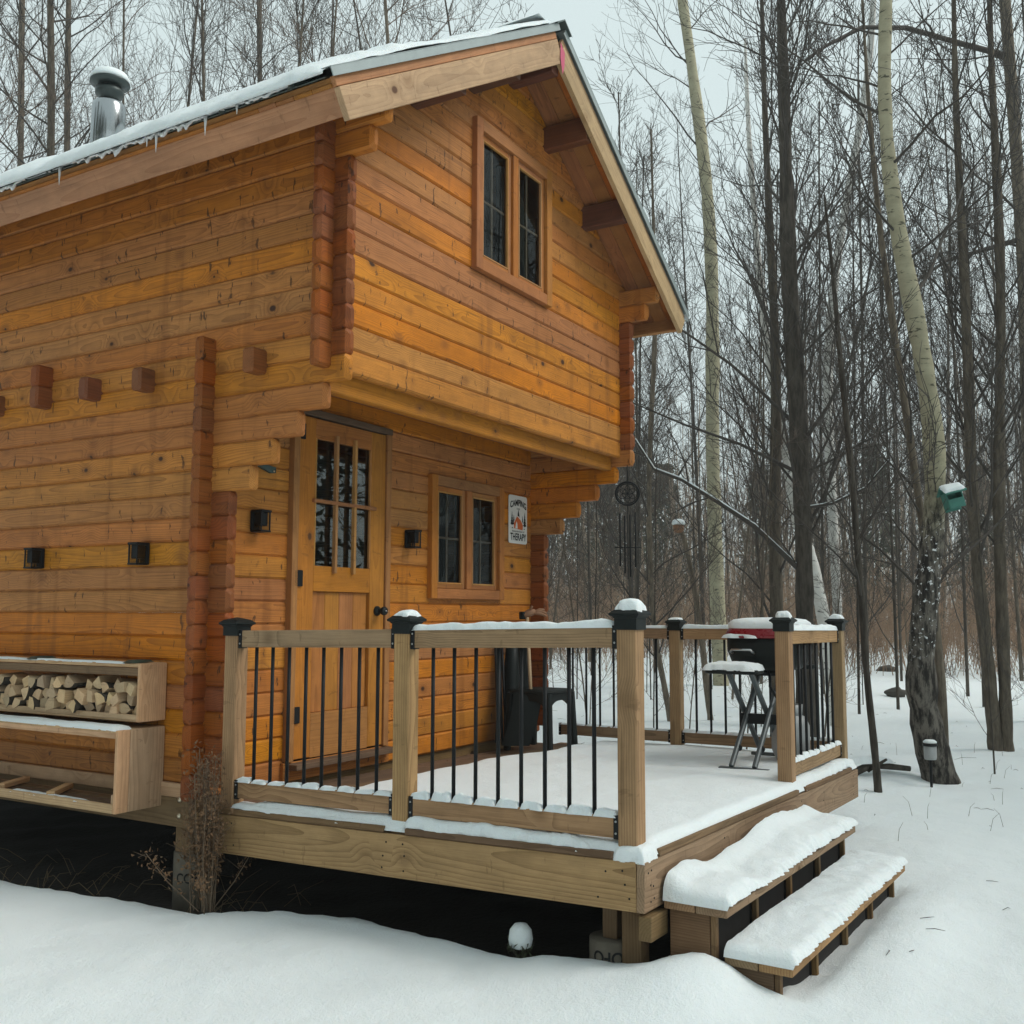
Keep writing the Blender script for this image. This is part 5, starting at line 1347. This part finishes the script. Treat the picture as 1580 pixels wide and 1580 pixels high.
lathe('body', [(.05, 0), (.055, .02), (.055, .12), (.05, .125)], 'tank', lp, mwl, 18); lathe('cap_rim', [(.06, .12), (.064, .125), (.064, .145), (.03, .15)], 'metal', lp, mwl, 18)
lathe('snow_cap', [(.058, .148), (.06, .16), (.04, .175), (.001, .178)], 'snow', lp, mwl, 16); lathe('stake', [(.012, -.25), (.014, 0), (.05, .001)], 'metal', lp, mwl, 10)
random.seed(8)
def rock(name, label, c, r, seed, mat='rock', snow=True):
    me = bmesh.new(); bmesh.ops.create_icosphere(me, subdivisions=3, radius=1)
    for v in me.verts:
        k = 1+.3*fr(v.co.x+seed, v.co.y, v.co.z, 2.2, 3); v.co = Vector((v.co.x*r[0]*k, v.co.y*r[1]*k, v.co.z*r[2]*k))
    d = bpy.data.meshes.new(name); me.to_mesh(d); me.free(); d.materials.append(M[mat]); d.polygons.foreach_set('use_smooth', [True]*len(d.polygons))
    t = thing(name, label, 'rock', (c[0], c[1], c[2]-r[2]))
    o = bpy.data.objects.new('stone', d); link(o, Matrix.Translation(c), t)
    if snow: pad('snow_cap', (c[0], c[1], c[2]+r[2]*.55), r[0]*1.7, r[1]*1.7, r[2]*.6, t, seed=seed, pu=3, pv=3, rag=.05, amp=.5, freq=5)
rock('boulder', 'snow topped mossy rock just past the deck corner', (4.75, -2.25, -.42), (.22, .2, .12), 3)
rock('boulder', 'dark lump in the far snow left of the curved aspen', (16.8, -.7, -.46), (.15, .19, .11), 5, snow=False)
rock('boulder', 'darker far lump beside the thin saplings', (24.5, .9, -.42), (.22, .25, .13), 9, snow=False)
fl = thing('fallen_branch', 'dark broken branch poking from the drift by the leaning aspen', 'branch', (5.95, -2.5, -.5))
tube('limb', [(5.6, -2.2, -.45), (5.9, -2.45, -.33), (6.1, -2.75, -.37)], [.04, .035, .025], 'barkdark', fl)
tube('limb', [(5.85, -2.42, -.38), (5.8, -2.6, -.26)], [.022, .012], 'barkdark', fl)
pad('snow_cap', (5.86, -2.42, -.31), .5, .12, .06, fl, -.8, 4, pu=4, pv=3, amp=.4)
fl = thing('fallen_branch', 'pointed dark stick rising from the snow at the deck corner', 'branch', (4.6, -2.35, -.5))
tube('limb', [(4.35, -2.2, -.45), (4.62, -2.36, -.2), (4.7, -2.42, -.13)], [.05, .035, .008], 'barkdark', fl)

# dead plant by the corner pier
random.seed(31); gq = np.random.default_rng(31)
pl = thing('dead_plant', 'tall dried brown flower clump in front of the corner pier', 'plant', (-.19, -.29, -.46))
tS, tF = Tubes(), Tubes(); V, F = [], []
base = np.array((-.20, -.28, -.5))
for k in range(46):
    a = gq.uniform(0, 6.28); r0 = abs(gq.normal(0, .035)); lean = abs(gq.normal(0, .065))*(1 if k < 40 else 3.2)
    H = gq.uniform(.4, .84) if k < 40 else gq.uniform(.3, .5)
    p0 = base+np.array((r0*math.cos(a), r0*math.sin(a), 0)); p3 = p0+np.array((lean*math.cos(a), lean*math.sin(a), H*(1 if k < 40 else .8)))
    mid = (p0+p3)/2+gq.normal(0, .012, 3); q = p3+np.array((math.cos(a)*.04, math.sin(a)*.04, -.015 if k % 2 else .02))
    tS.add([p0, mid, p3, q], [.0035, .003, .002, .001], 4)
    for m in range(95):
        t = gq.beta(2.2, 1.3)*.8+.25; c = p0+(p3-p0)*t+gq.normal(0, .016, 3)*(.6+t); d = gq.normal(0, .0105, 3)+np.array((0, 0, -.006)); e = gq.normal(0, .0075, 3); b = len(V)
        V += [c, c+d, c+d*.4+e]; F.append((b, b+1, b+2))
    for m in range(4):
        t = gq.uniform(.5, 1); c = p0+(p3-p0)*t; e = c+np.array((*gq.normal(0, .05, 2), gq.uniform(.02, .08))); tS.add([c, e], [.0015, .0008], 3)
tS.build('stems', 'herb2', pl); o = mesh('dry_leaves', V, F, 'herb', pl); o['kind'] = 'stuff'
# snow capped little shrub near the deck
sh_ = thing('small_shrub', 'little green twigged shrub under a round cap of snow', 'shrub', (-.02, -2.1, -.48))
tS = Tubes(); V, F = [], []
for k in range(22):
    a = gq.uniform(0, 6.28); l = gq.uniform(.05, .11); p0 = np.array((-.02, -2.1, -.5)); p1 = p0+np.array((math.cos(a)*l*.7, math.sin(a)*l*.7, .06+.05*gq.random())); tS.add([p0, (p0+p1)/2+gq.normal(0, .008, 3), p1], [.003, .002, .001], 4)
    for m in range(6):
        c = p0+(p1-p0)*gq.uniform(.4, 1); d = gq.normal(0, .014, 3); e = gq.normal(0, .01, 3); b = len(V); V += [c, c+d, c+d*.5+e]; F.append((b, b+1, b+2))
tS.build('stems', 'barkdark', sh_); o = mesh('leaves', V, F, 'leafgreen', sh_); o['kind'] = 'stuff'
lathe('snow_cap', [(.03, .035), (.05, .045), (.056, .075), (.05, .115), (.03, .14), (.001, .148)], 'snow', sh_, Matrix.Translation((-.02, -2.1, -.475)), 20)
# dry grass along the edge of the bare ground
tS = Tubes()
for k in range(60):
    y = gq.uniform(-.4, 2.2); x = edge_x(y)+gq.uniform(.12, .7)
    z = -.62; a = gq.uniform(0, 6.28); L = gq.uniform(.08, .28)
    p1 = np.array((x+math.cos(a)*L, y+math.sin(a)*L, z+gq.uniform(.03, .14))); tS.add([(x, y, z), ((x+p1[0])/2, (y+p1[1])/2, z+.09), p1], [.0025, .002, .001], 3)
o = tS.build('dry_grass', 'straw'); tag(o, 'flattened dry grass at the edge of the bare ground under the cabin', 'grass', kind='stuff')
# grass blades and weeds through the snow
tS = Tubes()
for (x, y) in [(4.6, -3.3), (4.9, -3.6), (5.8, -3.6), (6.6, -3.4), (7.2, -3.2), (4.2, -3.1), (8, -2.6), (7.6, -1.6)]:
    for k in range(4):
        z = ground_z(x, y); a = gq.uniform(0, 6.28); x2, y2 = x+gq.normal(0, .6), y+gq.normal(0, .4); hh = gq.uniform(.04, .15); tS.add([(x2, y2, z-.03), (x2+.2*hh*math.cos(a), y2+.2*hh*math.sin(a), z+hh*.7), (x2+.5*hh*math.cos(a), y2+.5*hh*math.sin(a), z+hh)], [.002, .0015, .0008], 3)
o = tS.build('weed_stems', 'twigbrown'); tag(o, 'few thin weed stems through the snow beyond the deck', 'weeds', kind='stuff')

tS = Tubes()
for k in range(260):
    az = gq.uniform(math.radians(-12), math.radians(32)); d = gq.uniform(4.5, 20); x, y = polar(az, d)
    if -.3 < x < 4.2 and y > -3.5: continue
    z = ground_z(x, y); a = gq.uniform(0, 6.28); L = gq.uniform(.015, .09) if k % 5 else gq.uniform(.1, .35)
    tS.add([(x, y, z+.003), (x+L*.5*math.cos(a), y+L*.5*math.sin(a), z+.006+.01*gq.random()), (x+L*math.cos(a+.3), y+L*math.sin(a+.3), z+.004)], [.0015, .0022, .001], 3)
o = tS.build('twig_litter', 'twig'); tag(o, 'fallen twigs and bark bits scattered on the snow', 'twigs', kind='stuff')

# ---------------------------------------------------------------- winter air between the trees
hz = mesh('haze', [(x, y, z) for z in (-8, 26) for x, y in ((-260, -300), (460, -300), (460, 460), (-260, 460))], [(0, 3, 2, 1), (4, 5, 6, 7), (0, 1, 5, 4), (1, 2, 6, 5), (2, 3, 7, 6), (3, 0, 4, 7)], None)
tag(hz, 'thin pale winter haze among the trees', 'haze', kind='stuff')
hm = bpy.data.materials.new('haze'); hm.use_nodes = True; hn = hm.node_tree.nodes; hn.remove(hn['Principled BSDF'])
pv = hn.new('ShaderNodeVolumePrincipled'); pv.inputs['Color'].default_value = (.9, .93, .93, 1); pv.inputs['Density'].default_value = .002; pv.inputs['Anisotropy'].default_value = .2
hm.node_tree.links.new(pv.outputs[0], hn['Material Output'].inputs['Volume']); hz.data.materials.append(hm)
